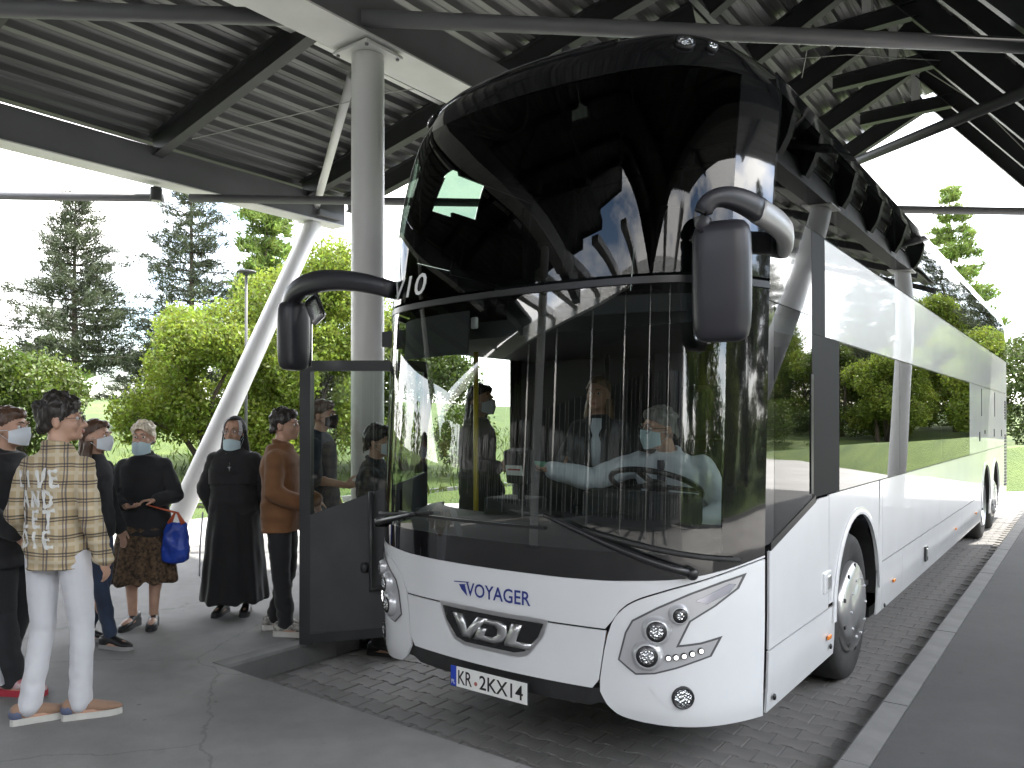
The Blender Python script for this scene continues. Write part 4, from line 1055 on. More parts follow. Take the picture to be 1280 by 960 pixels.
for sd in (1, -1):
    hl = empty('headlight', FR(sd * .95, .8)); hl.parent = bus; hl.matrix_parent_inverse = Matrix.Translation((0, -7, 0))
    surf_poly('lamp_rim', HL, M('lamp_edge', (.10, .10, .105), .3), hl, .0015, 2, sd)
    surf_poly('lamp_housing', inset(HL, sg * .009), lampgrey, hl, .004, 2, sd)
    surf_poly('indicator', [(1.06, .962), (1.17, 1.035), (1.19, 1.03), (1.17, .99), (1.10, .945)], M('indicator_lens', (.42, .42, .47), .12, metal=.4), hl, .007, 1, sd)
    for s, t, r_ in ((.91, .82, .047), (.872, .70, .050), (1.0, .90, .034)):
        c = FR(sd * s, t, .004); n = (FR(sd * s, t, .05) - FR(sd * s, t)).normalized()
        mb = MB(); mb.lathe([(-.01, r_ * 1.55), (.012, r_ * 1.45), (.03, r_ * 1.18), (.032, r_ * 1.05), (.022, r_ * 1.0)], c, n, 28); bz = mb.build('lamp_bezel', lampgrey, hl, smooth=True, bevel=.002)
        mb = MB(); mb.lathe([(0, r_ * 1.06), (.028, r_ * 1.04), (.034, r_ * .98)], c, n, 28); mb.build('lamp_ring', lampdark, bz, smooth=True)
        mb = MB(); mb.ellipsoid(c + n * .028, (r_ * .86, r_ * .86, r_ * .22), n.to_track_quat('Z', 'Y').to_matrix(), 20, 10); mb.build('lens', lens_m, bz, smooth=True)
    for s, t in ((.96, .69), (.99, .694), (1.02, .70), (1.05, .71), (1.08, .722)):
        c = FR(sd * s, t, .004); n = (FR(sd * s, t, .05) - FR(sd * s, t)).normalized()
        mb = MB(); mb.lathe([(0, .017), (.008, .016)], c, n, 14); dl = mb.build('daylight_led', lampdark, hl, smooth=True)
        mb = MB(); mb.ellipsoid(c + n * .008, (.0115, .0115, .009), n.to_track_quat('Z', 'Y').to_matrix(), 10, 6); mb.build('lens', M('led', (.9, .9, .9), .15, emit=(1, 1, .97, .35)), dl, smooth=True)
    c = FR(sd * 1.02, .50, .0); n = (FR(sd * 1.02, .5, .05) - FR(sd * 1.02, .5)).normalized()
    surf_poly('fog_recess', [(.88, .545), (.95, .555), (1.06, .552), (1.10, .535), (1.07, .49), (1.02, .452), (.97, .45), (.92, .49)], white_m, bus, .003, 1, sd)
    mb = MB(); mb.lathe([(-.005, .056), (.012, .054), (.015, .047), (.010, .046)], c, n, 26); fl_ = mb.build('fog_lamp', lampdark, bus, smooth=True)
    mb = MB(); mb.ellipsoid(c + n * .008, (.044, .044, .008), n.to_track_quat('Z', 'Y').to_matrix(), 20, 8); mb.build('lens', lens_m, fl_, smooth=True)
# ---- badge, lettering, number plate
BD = [(-.37, .812), (.37, .812), (.335, .72), (.25, .615), (.18, .595), (-.18, .595), (-.25, .615), (-.335, .72)]
surf_poly('badge_frame', BD, silver_m, bus, .010, 3)
bdo = surf_poly('badge', [(x * .925, .70 + (z - .70) * .80) for x, z in BD], black_gloss, bus, .014, 3)
def front_shape(name, poly, m, parent, off, th=.008):
    return surf_poly(name, poly, m, parent, off, 1, 1, th)
V_ = [(-.255, .765), (-.185, .765), (-.150, .685), (-.075, .765), (-.01, .765), (-.125, .645), (-.185, .645)]
D1 = [(-.02, .765), (.075, .765), (.118, .748), (.126, .70), (.095, .66), (.045, .645), (-.10, .645), (-.065, .712), (-.012, .712), (-.030, .672), (.032, .672), (.062, .690), (.064, .722), (.045, .738), (-.035, .738)]
L_ = [(.155, .765), (.215, .765), (.178, .675), (.275, .675), (.262, .645), (.11, .645), (.108, .66)]
D2 = [(-.075, .718), (.012, .718), (.004, .692), (-.085, .692)]
for nm, pl in (('letter_v', V_), ('letter_d', D1), ('letter_l', L_)): front_shape('badge_letter', pl, silver_m, bdo, .022)
navy = M('lettering_blue', (0.02, 0.035, 0.22), .4)
def front_text(name, txt, x0, z0, w, h, m, parent, off, shear=0.0, bold=0.0):
    v, f = text_verts(txt, 1.0, shear, bold)
    xs_ = [p[0] for p in v]; zs_ = [p[1] for p in v]; a, b, c, d = min(xs_), max(xs_), min(zs_), max(zs_)
    vv = [FR(x0 + (p[0] - a) / (b - a) * w, z0 + (p[1] - c) / (d - c) * h, off) for p in v]
    o = mesh(name, vv, f, m, parent); return o
front_text('lettering', 'VOYAGER', -.17, .866, .43, .075, navy, bus, .003, .0, .012)
surf_poly('logo', [(-.225, .922), (-.165, .930), (-.18, .925), (-.16, .862), (-.205, .895)], navy, bus, .003, 1)
surf_poly('logo', [(-.262, .936), (-.15, .944), (-.15, .939), (-.262, .930)], navy, bus, .003, 1)
letter_white = M('lettering_white', (0.75, 0.75, 0.75), .4)
front_text('lettering', 'V10', -.955, 2.585, .375, .13, letter_white, bus, .003, .18, .01)
np_ = empty('number_plate', (0, -.12, .42)); np_.parent = bus; np_.matrix_parent_inverse = Matrix.Translation((0, -7, 0))
mb = MB(); mb.box((0, -.118, .42), (.53, .008, .12)); mb.build('plate_frame', lampdark, np_, bevel=.003)
mb = MB(); mb.box((.021, -.1235, .42), (.478, .004, .11)); mb.build('plate', M('plate_white', (.8, .8, .78), .35), np_)
mb = MB(); mb.box((-.239, -.1235, .42), (.040, .004, .11)); mb.build('euro_band', M('plate_blue', (.02, .06, .45), .35), np_)
def flat_text(txt, x0, z0, w, h, y, m, parent, bold=.0):
    v, f = text_verts(txt, 1.0, 0, bold); xs_ = [p[0] for p in v]; zs_ = [p[1] for p in v]; a, b, c, d = min(xs_), max(xs_), min(zs_), max(zs_)
    return mesh('lettering', [(x0 + (p[0] - a) / (b - a) * w, y, z0 + (p[1] - c) / (d - c) * h) for p in v], f, m, parent)
pblack = M('plate_black', (.01, .01, .01), .5)
flat_text('KR', -.205, .382, .098, .076, -.1262, pblack, np_, .012); flat_text('2KX14', -.055, .382, .29, .076, -.1262, pblack, np_, .012)
mb = MB(); mb.lathe([(0, .011), (.001, .011)], (-.080, -.126, .405), (0, -1, 0), 14); mb.build('sticker', M('sticker_red', (.4, .12, .1), .5), np_)
flat_text('PL', -.253, .378, .026, .022, -.1262, letter_white, np_, .01)

# ---- wipers
def wiper(name, pivot, elbow, b0, b1):
    w = empty(name, FR(*pivot, .03)); w.parent = bus; w.matrix_parent_inverse = Matrix.Translation((0, -7, 0))
    mb = MB(); k = 10
    pts = [FR(pivot[0] + (elbow[0] - pivot[0]) * i / k, pivot[1] + (elbow[1] - pivot[1]) * i / k, .045) for i in range(k + 1)]
    mb.tube(pts, [.021 - .009 * i / k for i in range(k + 1)], 8); mb.build('wiper_arm', black_trim, w, smooth=True)
    mb = MB(); pts = [FR(b0[0] + (b1[0] - b0[0]) * i / k, b0[1] + (b1[1] - b0[1]) * i / k, .028) for i in range(k + 1)]
    mb.tube(pts, .012, 6); mb.build('wiper_blade', rubber_m, w, smooth=True)
    mb = MB(); n = (FR(*pivot, .1) - FR(*pivot)).normalized(); mb.lathe([(-.03, .03), (.03, .03), (.045, .02)], FR(*pivot, .02), n, 14); mb.build('pivot', black_trim, w, smooth=True)
wiper('wiper', (1.04, 1.10), (.36, 1.35), (.56, 1.285), (1.19, 1.15))
wiper('wiper', (-1.02, 1.18), (-.55, 1.285), (-1.05, 1.235), (-.42, 1.30))
patch('wiper_rail', lambda s, t: FR(s, t, .02), -.75, .35, 1.27, 1.285, 16, 1, black_trim, bus)

# ---- mirrors
def sweep_rect(pts, w, h, mb, n=12):
    """rounded section swept along pts; w across, h up"""
    rings = []
    for i, p in enumerate(pts):
        p = Vector(p); t = (Vector(pts[min(i + 1, len(pts) - 1)]) - Vector(pts[max(i - 1, 0)])).normalized()
        sd_ = t.cross(Vector((0, 0, 1)))
        sd_ = sd_.normalized() if sd_.length > .2 else Vector((0, 1, 0)); up = sd_.cross(t).normalized()
        ww = w[i] if isinstance(w, list) else w; hh = h[i] if isinstance(h, list) else h; ring = []
        for k in range(n):
            a = 2 * math.pi * k / n; ca, sa = math.cos(a), math.sin(a)
            ring.append(p + sd_ * (math.copysign(abs(ca) ** .6, ca) * ww / 2) + up * (math.copysign(abs(sa) ** .6, sa) * hh / 2))
        rings.append(ring)
    mb.rings(rings)
mirror_black = M('mirror_black', (0.024, 0.024, 0.030), .38, var=.1, vscale=6)
mirror_silver = M('mirror_bracket', (0.33, 0.33, 0.33), .4, metal=.3)
def bez(pts, n=14):
    P = [Vector(p) for p in pts]; out = []
    for i in range(n + 1):
        t = i / n; Q = P[:]
        while len(Q) > 1: Q = [Q[j] * (1 - t) + Q[j + 1] * t for j in range(len(Q) - 1)]
        out.append(Q[0])
    return out
mr = empty('mirror', (1.2, .1, 2.5)); mr.parent = bus; mr.matrix_parent_inverse = Matrix.Translation((0, -7, 0))
def mirror_head(c, w, d, h, yaw, parent):
    rings = []; m3 = Matrix.Rotation(yaw, 3, 'Z'); n = 24
    for zf, k in ((-.5, .35), (-.485, .62), (-.45, .82), (-.38, .93), (-.2, .99), (0, 1), (.2, 1), (.38, .96), (.45, .86), (.485, .66), (.5, .36)):
        ring = []
        for j in range(n):
            a = 2 * math.pi * j / n; ca, sa = math.cos(a), math.sin(a)
            p = Vector((math.copysign(abs(ca) ** .55, ca) * w / 2 * (.35 + .65 * k), math.copysign(abs(sa) ** .7, sa) * d / 2 * k, zf * h))
            ring.append(Vector(c) + m3 @ p)
        rings.append(ring)
    mb = MB(); mb.rings(rings); hd = mb.build('mirror_head', mirror_black, parent, smooth=True)
    m4 = m3
    mb = MB(); mb.box(Vector(c) + m4 @ Vector((0, d * .47, -.02)), (w * .8, .012, h * .8), m4); mb.build('mirror_glass', chrome_m, hd, bevel=.005)
    return hd
mirror_head((1.215, .10, 2.475), .27, .15, .56, R(12), mr)
mb = MB(); sweep_rect(bez([(1.15, .06, 2.70), (1.11, .03, 2.89), (1.25, .06, 2.90), (1.335, .26, 2.82)]), .08, [.075] * 4 + [.085] * 4 + [.09, .095, .10, .105, .11, .115, .12], mb); mb.build('mirror_arm', mirror_black, mr, smooth=True)
mb = MB(); sweep_rect(bez([(1.33, .25, 2.822), (1.37, .36, 2.79), (1.42, .52, 2.765), (1.27, .80, 2.75)]), .085, .118, mb); mb.build('mirror_bracket', mirror_silver, mr, smooth=True)
ml = empty('mirror', (-1.85, .1, 2.5)); ml.parent = bus; ml.matrix_parent_inverse = Matrix.Translation((0, -7, 0))
mirror_head((-1.88, .06, 2.42), .155, .24, .48, R(8), ml)
mb = MB(); sweep_rect(bez([(-.98, .14, 2.66), (-1.25, .02, 2.76), (-1.55, -.02, 2.80), (-1.80, .0, 2.76), (-1.97, .05, 2.72), (-1.90, .06, 2.50)], 22), .115, [.145 - .045 * abs(i - 9) / 13 for i in range(23)], mb); mb.build('mirror_arm', mirror_black, ml, smooth=True)
mb = MB(); mb.box((-1.70, .10, 2.60), (.14, .05, .20), Matrix.Rotation(R(-28), 3, 'Y')); mb.build('wide_angle_mirror', chrome_m, ml, bevel=.04, seg=3)

# ---- open front door
DP = [Vector((-2.125, .30, 0)), Vector((-1.80, .42, 0)), Vector((-1.52, .52, 0)), Vector((-1.38, .59, 0)), Vector((-1.30, .66, 0)), Vector((-1.262, .76, 0))]
dl_ = [0]
for a, b in zip(DP[:-1], DP[1:]): dl_.append(dl_[-1] + (b - a).length)
DL = dl_[-1]; dxf, dyf = pchip(dl_, [p.x for p in DP]), pchip(dl_, [p.y for p in DP])
def DOOR(a, z): return Vector((dxf(a), dyf(a), z))
door_m = M('door_grey', (0.035, 0.036, 0.038), .45, var=.12, vscale=5)
door_in = M('door_grey_panel', (0.06, 0.061, 0.064), .5, var=.12, vscale=4)
dob = lerp([0, DL], [.17, .33]); gl_lo = lerp([0, DL], [1.10, 1.46])
dr = empty('door', (-1.7, .5, .2)); dr.parent = bus; dr.matrix_parent_inverse = Matrix.Translation((0, -7, 0))
patch('door_panel', DOOR, .09, DL, lambda a: dob(a) + .05, lambda a: gl_lo(a), 18, 10, door_in, dr, solid=.04)
patch('door_frame', DOOR, 0, .09, .17, 2.26, 2, 12, door_m, dr, solid=.055)
patch('door_frame', lambda a, z: DOOR(a, z) + Vector((0, -.006, 0)), .09, DL, dob, lambda a: dob(a) + .07, 18, 1, door_m, dr, solid=.055)
patch('door_frame', lambda a, z: DOOR(a, z) + Vector((0, -.006, 0)), .09, DL, lambda a: 2.20 - .02 * a, lambda a: 2.275 - .02 * a, 18, 2, door_m, dr, solid=.055)
patch('door_frame', DOOR, DL - .03, DL, gl_lo(DL), 2.24, 1, 6, door_m, dr, solid=.03)
patch('door_window', lambda a, z: DOOR(a, z) + Vector((0, .01, 0)), .088, DL - .028, lambda a: gl_lo(a) - .004, lambda a: 2.205 - .02 * a, 20, 10, door_glass, dr, solid=0)
mb = MB(); mb.tube([DOOR(.66, 1.32) + Vector((-.03, -.06, 0)), DOOR(.66, .62) + Vector((-.03, -.06, 0)), DOOR(.86, .68) + Vector((-.03, -.05, 0))], .02, 10); mb.build('door_handrail', door_m, dr, smooth=True)
mb = MB(); mb.lathe([(0, .04), (.03, .035)], DOOR(.55, .77) + Vector((0, 0, 0)), (-.35, -.94, 0), 16); mb.build('door_knob', door_m, dr, smooth=True)
mb = MB(); mb.box(DOOR(.80, 1.25) + Vector((-.01, -.05, 0)), (.12, .02, .18), Matrix.Rotation(R(20), 3, 'Z')); mb.build('door_plate', int_grey, dr)
mb = MB(); mb.bx(-1.24, -.90, .78, 1.72, .355, .385); mb.build('entrance_step', int_grey, bus)
# ================================================================ PEOPLE
skin_m = M('skin', (0.50, 0.30, 0.215), .5, var=.10, vscale=14, bump=.05, bscale=120)
skin_b = M('skin_leg', (0.44, 0.27, 0.21), .5, var=.10, vscale=9)
eye_w = M('eye_white', (.7, .68, .66), .2); iris_m = M('iris', (.05, .035, .025), .2); lip_m = M('lips', (.42, .17, .15), .45)
mask_blue = M('mask_pale_blue', (.52, .66, .72), .85, bump=.25, bscale=40, bdist=.004, stretch=(1, 1, 8)); mask_black = M('mask_black', (.02, .02, .022), .85); mask_white = M('mask_white', (.66, .70, .76), .85, bump=.25, bscale=40, bdist=.004, stretch=(1, 1, 8))
def hairm(name, c): return M(name, c, .42, var=.35, vscale=60, stretch=(1, 1, .15), bump=.6, bscale=90, bdist=.004)
hair_dark = hairm('hair_dark', (.022, .017, .014)); hair_brown = hairm('hair_brown', (.075, .038, .022)); hair_blond = hairm('hair_grey_blond', (.62, .54, .42)); hair_grey = hairm('hair_grey', (.20, .19, .18)); hair_fair = hairm('hair_fair', (.20, .13, .07))
def cloth(name, c, var=.12, rough=.88, bump=.35): return M(name, c, rough, var=var, vscale=5, bump=bump, bscale=420, bdist=.002, sheen=.1)

def remesh(mb, vox, name, m, parent, smooth=2, fold=None, cut=None, X=None):
    """union of the closed shapes in mb as one continuous skin; X maps local to world"""
    me = bpy.data.meshes.new('t'); me.from_pydata([tuple(p) for p in mb.v], [], mb.f); me.update()
    bm = bmesh.new(); bm.from_mesh(me); bmesh.ops.recalc_face_normals(bm, faces=bm.faces); bm.to_mesh(me); bm.free()
    o = bpy.data.objects.new('t', me); COL.objects.link(o)
    md = o.modifiers.new('r', 'REMESH'); md.mode = 'VOXEL'; md.voxel_size = vox; md.adaptivity = 0
    dg = bpy.context.evaluated_depsgraph_get(); out = bpy.data.meshes.new_from_object(o.evaluated_get(dg))
    bpy.data.objects.remove(o); bpy.data.meshes.remove(me)
    bm = bmesh.new(); bm.from_mesh(out)
    for _ in range(smooth): bmesh.ops.smooth_vert(bm, verts=bm.verts, factor=.5, use_axis_x=True, use_axis_y=True, use_axis_z=True)
    if cut is not None:
        bmesh.ops.delete(bm, geom=[v for v in bm.verts if not cut(v.co)], context='VERTS')
    bm.normal_update()
    if fold is not None:
        for v in bm.verts: v.co += v.normal * fold(v.co)
    if X is not None: bm.transform(X)
    bm.to_mesh(out); bm.free(); out.name = name; out.materials.clear(); setmat(out, m); shade(out, True)
    return link(name, out, parent)

def limb(mb, pts, rad, n=14):
    for (a, b), (ra, rb) in zip(zip(pts[:-1], pts[1:]), zip(rad[:-1], rad[1:])):
        mb.cyl(a, b, ra, rb, n)
    for p, r_ in zip(pts, rad): mb.ellipsoid(p, (r_, r_, r_), None, n, 8)

def loft(mb, rings, n=28, power=2.3):
    """rings: (cx, cy, z, rx, ry)"""
    R_ = []
    for cx, cy, z, rx, ry in rings:
        ring = []
        for j in range(n):
            a = 2 * math.pi * j / n; ca, sa = math.cos(a), math.sin(a)
            ring.append(Vector((cx + math.copysign(abs(ca) ** (2 / power), ca) * rx, cy + math.copysign(abs(sa) ** (2 / power), sa) * ry, z)))
        R_.append(ring)
    mb.rings(R_)

def nz(p, f, a, seed=0.0): return a * noise.noise(Vector((p.x * f[0] + seed, p.y * f[1], p.z * f[2])))

BASE = dict(pelvis=(0, 0, .93), neck=(0, -.015, 1.47), head=(0, .025, 1.625),
            shR=(.158, -.01, 1.375), elR=(.218, -.03, 1.11), wrR=(.228, .07, .865), hdR=(.0, .25, -1),
            shL=(-.158, -.01, 1.375), elL=(-.218, -.03, 1.11), wrL=(-.228, .07, .865), hdL=(.0, .25, -1),
            hipR=(.09, 0, .90), knR=(.10, .02, .49), anR=(.105, -.02, .085), hipL=(-.09, 0, .90), knL=(-.10, .02, .49), anL=(-.105, -.02, .085),
            toeR=(.12, 1), toeL=(-.12, 1))
TOR = [(-.09, .150, .110), (0.0, .168, .122), (.08, .162, .118), (.17, .142, .104), (.28, .152, .108), (.38, .164, .114), (.435, .160, .106), (.475, .132, .090), (.51, .092, .072), (.545, .062, .060)]

class Person:
    def __init__(s, label, loc, face, H=1.75, wide=1.0, vox=.0078, joints=None, hyaw=0, hpitch=0, skin=None, fem=False, fingers=True, curl=.35, seated=False, roll=0):
        s.J = {k: (Vector(v) if len(v) == 3 else Vector((*v, 0))) for k, v in BASE.items()}
        for k, v in (joints or {}).items(): s.J[k] = Vector(v) if len(v) == 3 else Vector((*v, 0))
        s.k = H / 1.75; s.wide = wide; s.fem = fem
        s.X = Matrix.Translation(loc) @ Matrix.Rotation(-R(face), 4, 'Z') @ Matrix.Scale(s.k, 4)
        s.HM = Matrix.Rotation(-R(hyaw), 3, 'Z') @ Matrix.Rotation(R(hpitch), 3, 'X') @ Matrix.Rotation(R(roll), 3, 'Y')
        J = s.J; mb = MB()
        s.torso(mb, 0)
        limb(mb, [J['neck'] - Vector((0, 0, .03)), J['neck'] + (J['head'] - J['neck']) * .5, J['head'] - Vector((0, .02, .04))], [.058, .052, .052])
        for q in 'RL':
            limb(mb, [J['sh' + q], J['el' + q], J['wr' + q]], [.052 * wide, .041 * wide, .028])
            mid = J['el' + q] * .7 + J['wr' + q] * .3; mb.ellipsoid(mid, (.042 * wide,) * 3)
            lg = 1.0 if s.fem else .76; limb(mb, [J['hip' + q], J['kn' + q], J['an' + q]], [.085 * wide * lg, .054 * wide * lg, .036])
            cf = J['kn' + q] * .68 + J['an' + q] * .32 + Vector((0, -.018, 0)); mb.ellipsoid(cf, (.050 * wide * lg, .054 * wide * lg, .11))
            t = s.toe(q); mb.ellipsoid(J['an' + q] + t * .06 - Vector((0, 0, .045)), (.04, .115, .036), Matrix.Rotation(math.atan2(-t.x, t.y), 3, 'Z'))
            s.hand(mb, q, curl, fingers)
        s.head(mb)
        s.o = remesh(mb, vox, 'person', skin or skin_m, None, 2, None, None, s.X)
        tag(s.o, label, 'person')
        s.face(label)
    def toe(s, q):
        return Vector((s.J['toe' + q].x, s.J['toe' + q].y, 0)).normalized()
    def torso_rings(s, grow, z0=None, z1=None, ext=None):
        J = s.J; ax = (J['neck'] - J['pelvis']); L0 = .54; out = []
        for h, rx, ry in TOR:
            f = h / L0; c = J['pelvis'] + ax * f
            if z0 is not None and c.z < z0: continue
            if z1 is not None and c.z > z1: continue
            w = s.wide; out.append((c.x, c.y, c.z, rx * w * (.95 if s.fem and .3 < h < .5 else 1) + grow, ry * w + grow))
        return out
    def torso(s, mb, grow, z0=None, z1=None):
        loft(mb, s.torso_rings(grow, z0, z1))
        for q in 'RL':
            mb.ellipsoid(s.J['sh' + q] * .82 + Vector((0, s.J['sh' + q].y * .18, s.J['sh' + q].z * .18)) , (.055 * s.wide + grow * .7, .058 + grow * .7, .050 + grow * .5))
    def hand(s, mb, q, curl, fingers):
        J = s.J; w = J['wr' + q]; d = J['hd' + q].normalized(); sx = 1 if q == 'R' else -1
        ac = Vector((0, 1, 0)) - d * d.y
        ac = ac.normalized() if ac.length > .3 else Vector((0, 0, 1))
        n = ac.cross(d).normalized() * sx      # towards the body
        if n.x * sx > 0: n = -n
        m_ = Matrix((ac, n, d)).transposed()
        mb.ellipsoid(w + d * .042, (.037, .015, .052), m_, 14, 8); mb.cyl(w - d * .01, w + d * .03, .027, .03, 12)
        if not fingers: mb.ellipsoid(w + d * .115, (.036, .014, .05), m_); return
        for i, (off, ln) in enumerate(((.027, .060), (.0092, .070), (-.0092, .066), (-.027, .052))):
            p = w + d * .088 + ac * off; dd = d.copy()
            for k in range(3):
                a = curl * (.5 + .45 * k); dd = (d * math.cos(a + curl * k * .3) + n * math.sin(a + curl * k * .3)).normalized()
                p2 = p + dd * ln * (.42, .33, .25)[k]; limb(mb, [p, p2], [.0082 - .0007 * k, .0078 - .0007 * k], 8); p = p2
        p = w + d * .028 + ac * .036; dd = (d * .75 + ac * .55 + n * .35).normalized()
        p2 = p + dd * .042; limb(mb, [p, p2], [.013, .011], 8); limb(mb, [p2, p2 + (dd + d * .4 + n * .2).normalized() * .032], [.011, .009], 8)
    def hp(s, v): return s.J['head'] + s.HM @ (Vector(v) * 1.07)
    def he(s, mb, c, r_, n=16): mb.ellipsoid(s.hp(c), [q * 1.07 for q in r_], s.HM, n, 10)
    def head(s, mb):
        s.he(mb, (0, -.012, .022), (.074, .092, .098)); s.he(mb, (0, .018, -.03), (.064, .070, .075)); s.he(mb, (0, .040, -.078), (.044, .048, .032))
        s.he(mb, (0, .074, -.088), (.022, .018, .018))
        for x in (-1, 1):
            s.he(mb, (x * .077, -.012, -.012), (.010, .020, .032)); s.he(mb, (x * .036, .060, -.028), (.024, .022, .026)); s.he(mb, (x * .030, .078, .026), (.026, .012, .010))
        a, b, c = s.hp((0, .084, .012)), s.hp((0, .100, -.018)), s.hp((0, .108, -.034)); limb(mb, [a, b, c], [.010, .012, .0145], 10)
        for x in (-1, 1): s.he(mb, (x * .012, .098, -.037), (.009, .010, .008))
        s.he(mb, (0, .086, -.062), (.024, .012, .012))
    def face(s, label):
        for x in (-1, 1):
            mb = MB(); s.he(mb, (x * .031, .0775, .004), (.0125, .0095, .0095), 10); e = s.part(mb, 'eye', eye_w)
            mb = MB(); s.he(mb, (x * .031, .0862, .004), (.0062, .003, .0062), 10); s.part(mb, 'iris', iris_m, e)
    def lips(s):
        mb = MB(); s.he(mb, (0, .0955, -.0585), (.021, .006, .0045), 12); s.he(mb, (0, .0945, -.066), (.018, .006, .0055), 12); s.part(mb, 'lips', lip_m)
    def brows(s, m):
        for x in (-1, 1):
            mb = MB(); mb.tube([s.hp((x * .014, .094, .027)), s.hp((x * .030, .0925, .033)), s.hp((x * .047, .080, .028))], [.004, .0045, .002], 6); s.part(mb, 'eyebrow', m)
    def part(s, mb, name, m, parent=None, smooth=True, **kw):
        mb.v = [s.X @ Vector(p) for p in mb.v]
        return mb.build(name, m, parent or s.o, smooth, **kw)
    # ---- clothing
    def top(s, name, m, grow=.018, hem=.84, vox=.011, sleeve=.016, to=1.0, fold=(.011, (9, 9, 11)), extra=None, flare=.02, collar=True, cuff=.03, parent=None, seed=0):
        J = s.J; mb = MB(); rings = s.torso_rings(grow, hem - .02 if hem < .9 else hem)
        if hem < rings[0][2] - .01:
            c = rings[0]; rings = [(c[0], c[1], hem, c[3] + flare, c[4] + flare)] + rings
        loft(mb, rings)
        for q in 'RL':
            mb.ellipsoid(J['sh' + q] * .84 + Vector((0, 0, J['sh' + q].z * .16)), (.055 * s.wide + grow * .7, .060 + grow * .7, .050 + grow * .5))
            e = J['el' + q]; w = J['el' + q] + (J['wr' + q] - J['el' + q]) * to
            limb(mb, [J['sh' + q], e, w], [.050 * s.wide + sleeve * .75, .043 * s.wide + sleeve, .031 + sleeve])
        if collar:
            nk = J['neck']; mb.tube([nk + Vector((math.cos(a) * .062, math.sin(a) * .058 + .004, .02 - .018 * math.sin(a))) for a in np.linspace(0, 2 * math.pi, 17)], .016, 8, False)
        if extra: extra(mb)
        A_, fq = fold
        def fo(p):
            a = A_ * (.55 + .45 * min(1, abs(p.z - 1.2) * 3)); return nz(p, fq, a, seed) + nz(p, (fq[0] * .45, fq[1] * .45, fq[2] * 2.1), a * .8, seed + 7) + nz(p, (25, 25, 25), a * .25, seed)
        return remesh(mb, vox, name, m, parent or s.o, 1, fo, None, s.X)
    def bottom(s, name, m, grow=.012, vox=.011, waist=1.02, ankle=.02, hemr=.062, fold=(.012, (9, 9, 17)), seed=0):
        J = s.J; mb = MB(); rings = [r_ for r_ in s.torso_rings(grow, None, None) if r_[2] < waist]; loft(mb, rings)
        for q in 'RL':
            a = J['an' + q] + Vector((0, 0, ankle)); k_ = J['kn' + q]; mid = k_ * .45 + a * .55
            limb(mb, [J['hip' + q], (J['hip' + q] + k_) / 2, k_, mid, a], [.086 * s.wide + grow, .078 * s.wide + grow, .060 * s.wide + grow, .056 * s.wide + grow, hemr])
        A_, fq = fold
        def fo(p):
            kk = .35 + .65 * min(1, max(0, abs(p.z - .70) * 2.2)); return nz(p, fq, A_ * kk, seed) + nz(p, (fq[0] * 1.6, fq[1] * 1.6, fq[2] * 1.5), A_ * .45 * kk, seed + 3)
        return remesh(mb, vox, name, m, s.o, 1, fo, None, s.X)
    def shoes(s, m, sole_m, heel=0.0, length=1.0, width=1.0, high=0.0, toe_m=None, sole_h=.026, heel_m=None):
        for q in 'RL':
            t = s.toe(q); a = s.J['an' + q]; rot = Matrix.Rotation(math.atan2(-t.x, t.y), 3, 'Z'); o0 = Vector((a.x, a.y, 0))
            def W(p): return o0 + rot @ Vector(p)
            mb = MB(); lo = sole_h
            secs = [(-.085, .022, .06), (-.07, .034, .075), (-.03, .037, .082 + high), (.02, .037, .078 + high * .6), (.07, .040, .058), (.12, .044, .042), (.16, .040, .032), (.188, .026, .022), (.20, .010, .014)]
            R_ = []
            for y, hw, hh in secs:
                y *= length; hw *= width; zb = lo + heel * max(0, (.05 - y) / .13)
                zb = min(zb, lo + heel); ring = []
                for j in range(14):
                    th = 2 * math.pi * j / 14; ca, sa = math.cos(th), math.sin(th)
                    ring.append(W((math.copysign(abs(ca) ** .75, ca) * hw, y, zb + (hh / 2) * (1 + math.copysign(abs(sa) ** (.6 if sa < 0 else 1), sa)))))
                R_.append(ring)
            mb.rings(R_); sh = s.part(mb, 'shoe', m)
            mb = MB(); n = 20; ol = []
            for y, hw, hh in [(-.088, .02, 0), (-.075, .036, 0), (-.03, .039, 0), (.03, .040, 0), (.09, .045, 0), (.14, .046, 0), (.175, .036, 0), (.20, .018, 0)]: ol.append((hw * width, y * length))
            poly = [(x, y) for x, y in ol] + [(-x, y) for x, y in reversed(ol)]
            zt = lambda y: heel * min(1, max(0, (.05 - y) / .13))
            v = [W((x, y, .001 + (zt(y) if y > 0.0 else 0))) for x, y in poly] + [W((x * .97, y * .99, sole_h + .004 + zt(y))) for x, y in poly]; k = len(poly)
            mb.add(v, [tuple(reversed(range(k))), tuple(range(k, 2 * k))] + [(i, (i + 1) % k, (i + 1) % k + k, i + k) for i in range(k)])
            s.part(mb, 'sole', sole_m, sh, False)
            if heel_m:
                mb = MB(); mb.ellipsoid(W((0, -.055 * length, .055)), (.040 * width, .042, .040), rot, 14, 8); s.part(mb, 'heel_counter', heel_m, sh)
    def hair(s, m, cutk=(.018, .62), grow=1.0, extra=None, rough=.005, vox=.0075, keep=None):
        mb = MB(); s.he(mb, (0, -.018, .030), (.082 * grow, .098 * grow, .101 * grow)); s.he(mb, (0, .022, .075), (.064 * grow, .064, .048))
        if extra: extra(mb)
        inv = s.HM.inverted()
        def cut(p):
            q = inv @ (p - s.J['head'])
            if keep and keep(q): return True
            q = q / 1.07; return q.z > cutk[0] + cutk[1] * q.y if q.y > -.11 else True
        return remesh(mb, vox, 'hair', m, s.o, 1, lambda p: nz(p, (70, 70, 22), rough, 1) + nz(p, (28, 28, 14), rough * 1.3, 2), cut, s.X)
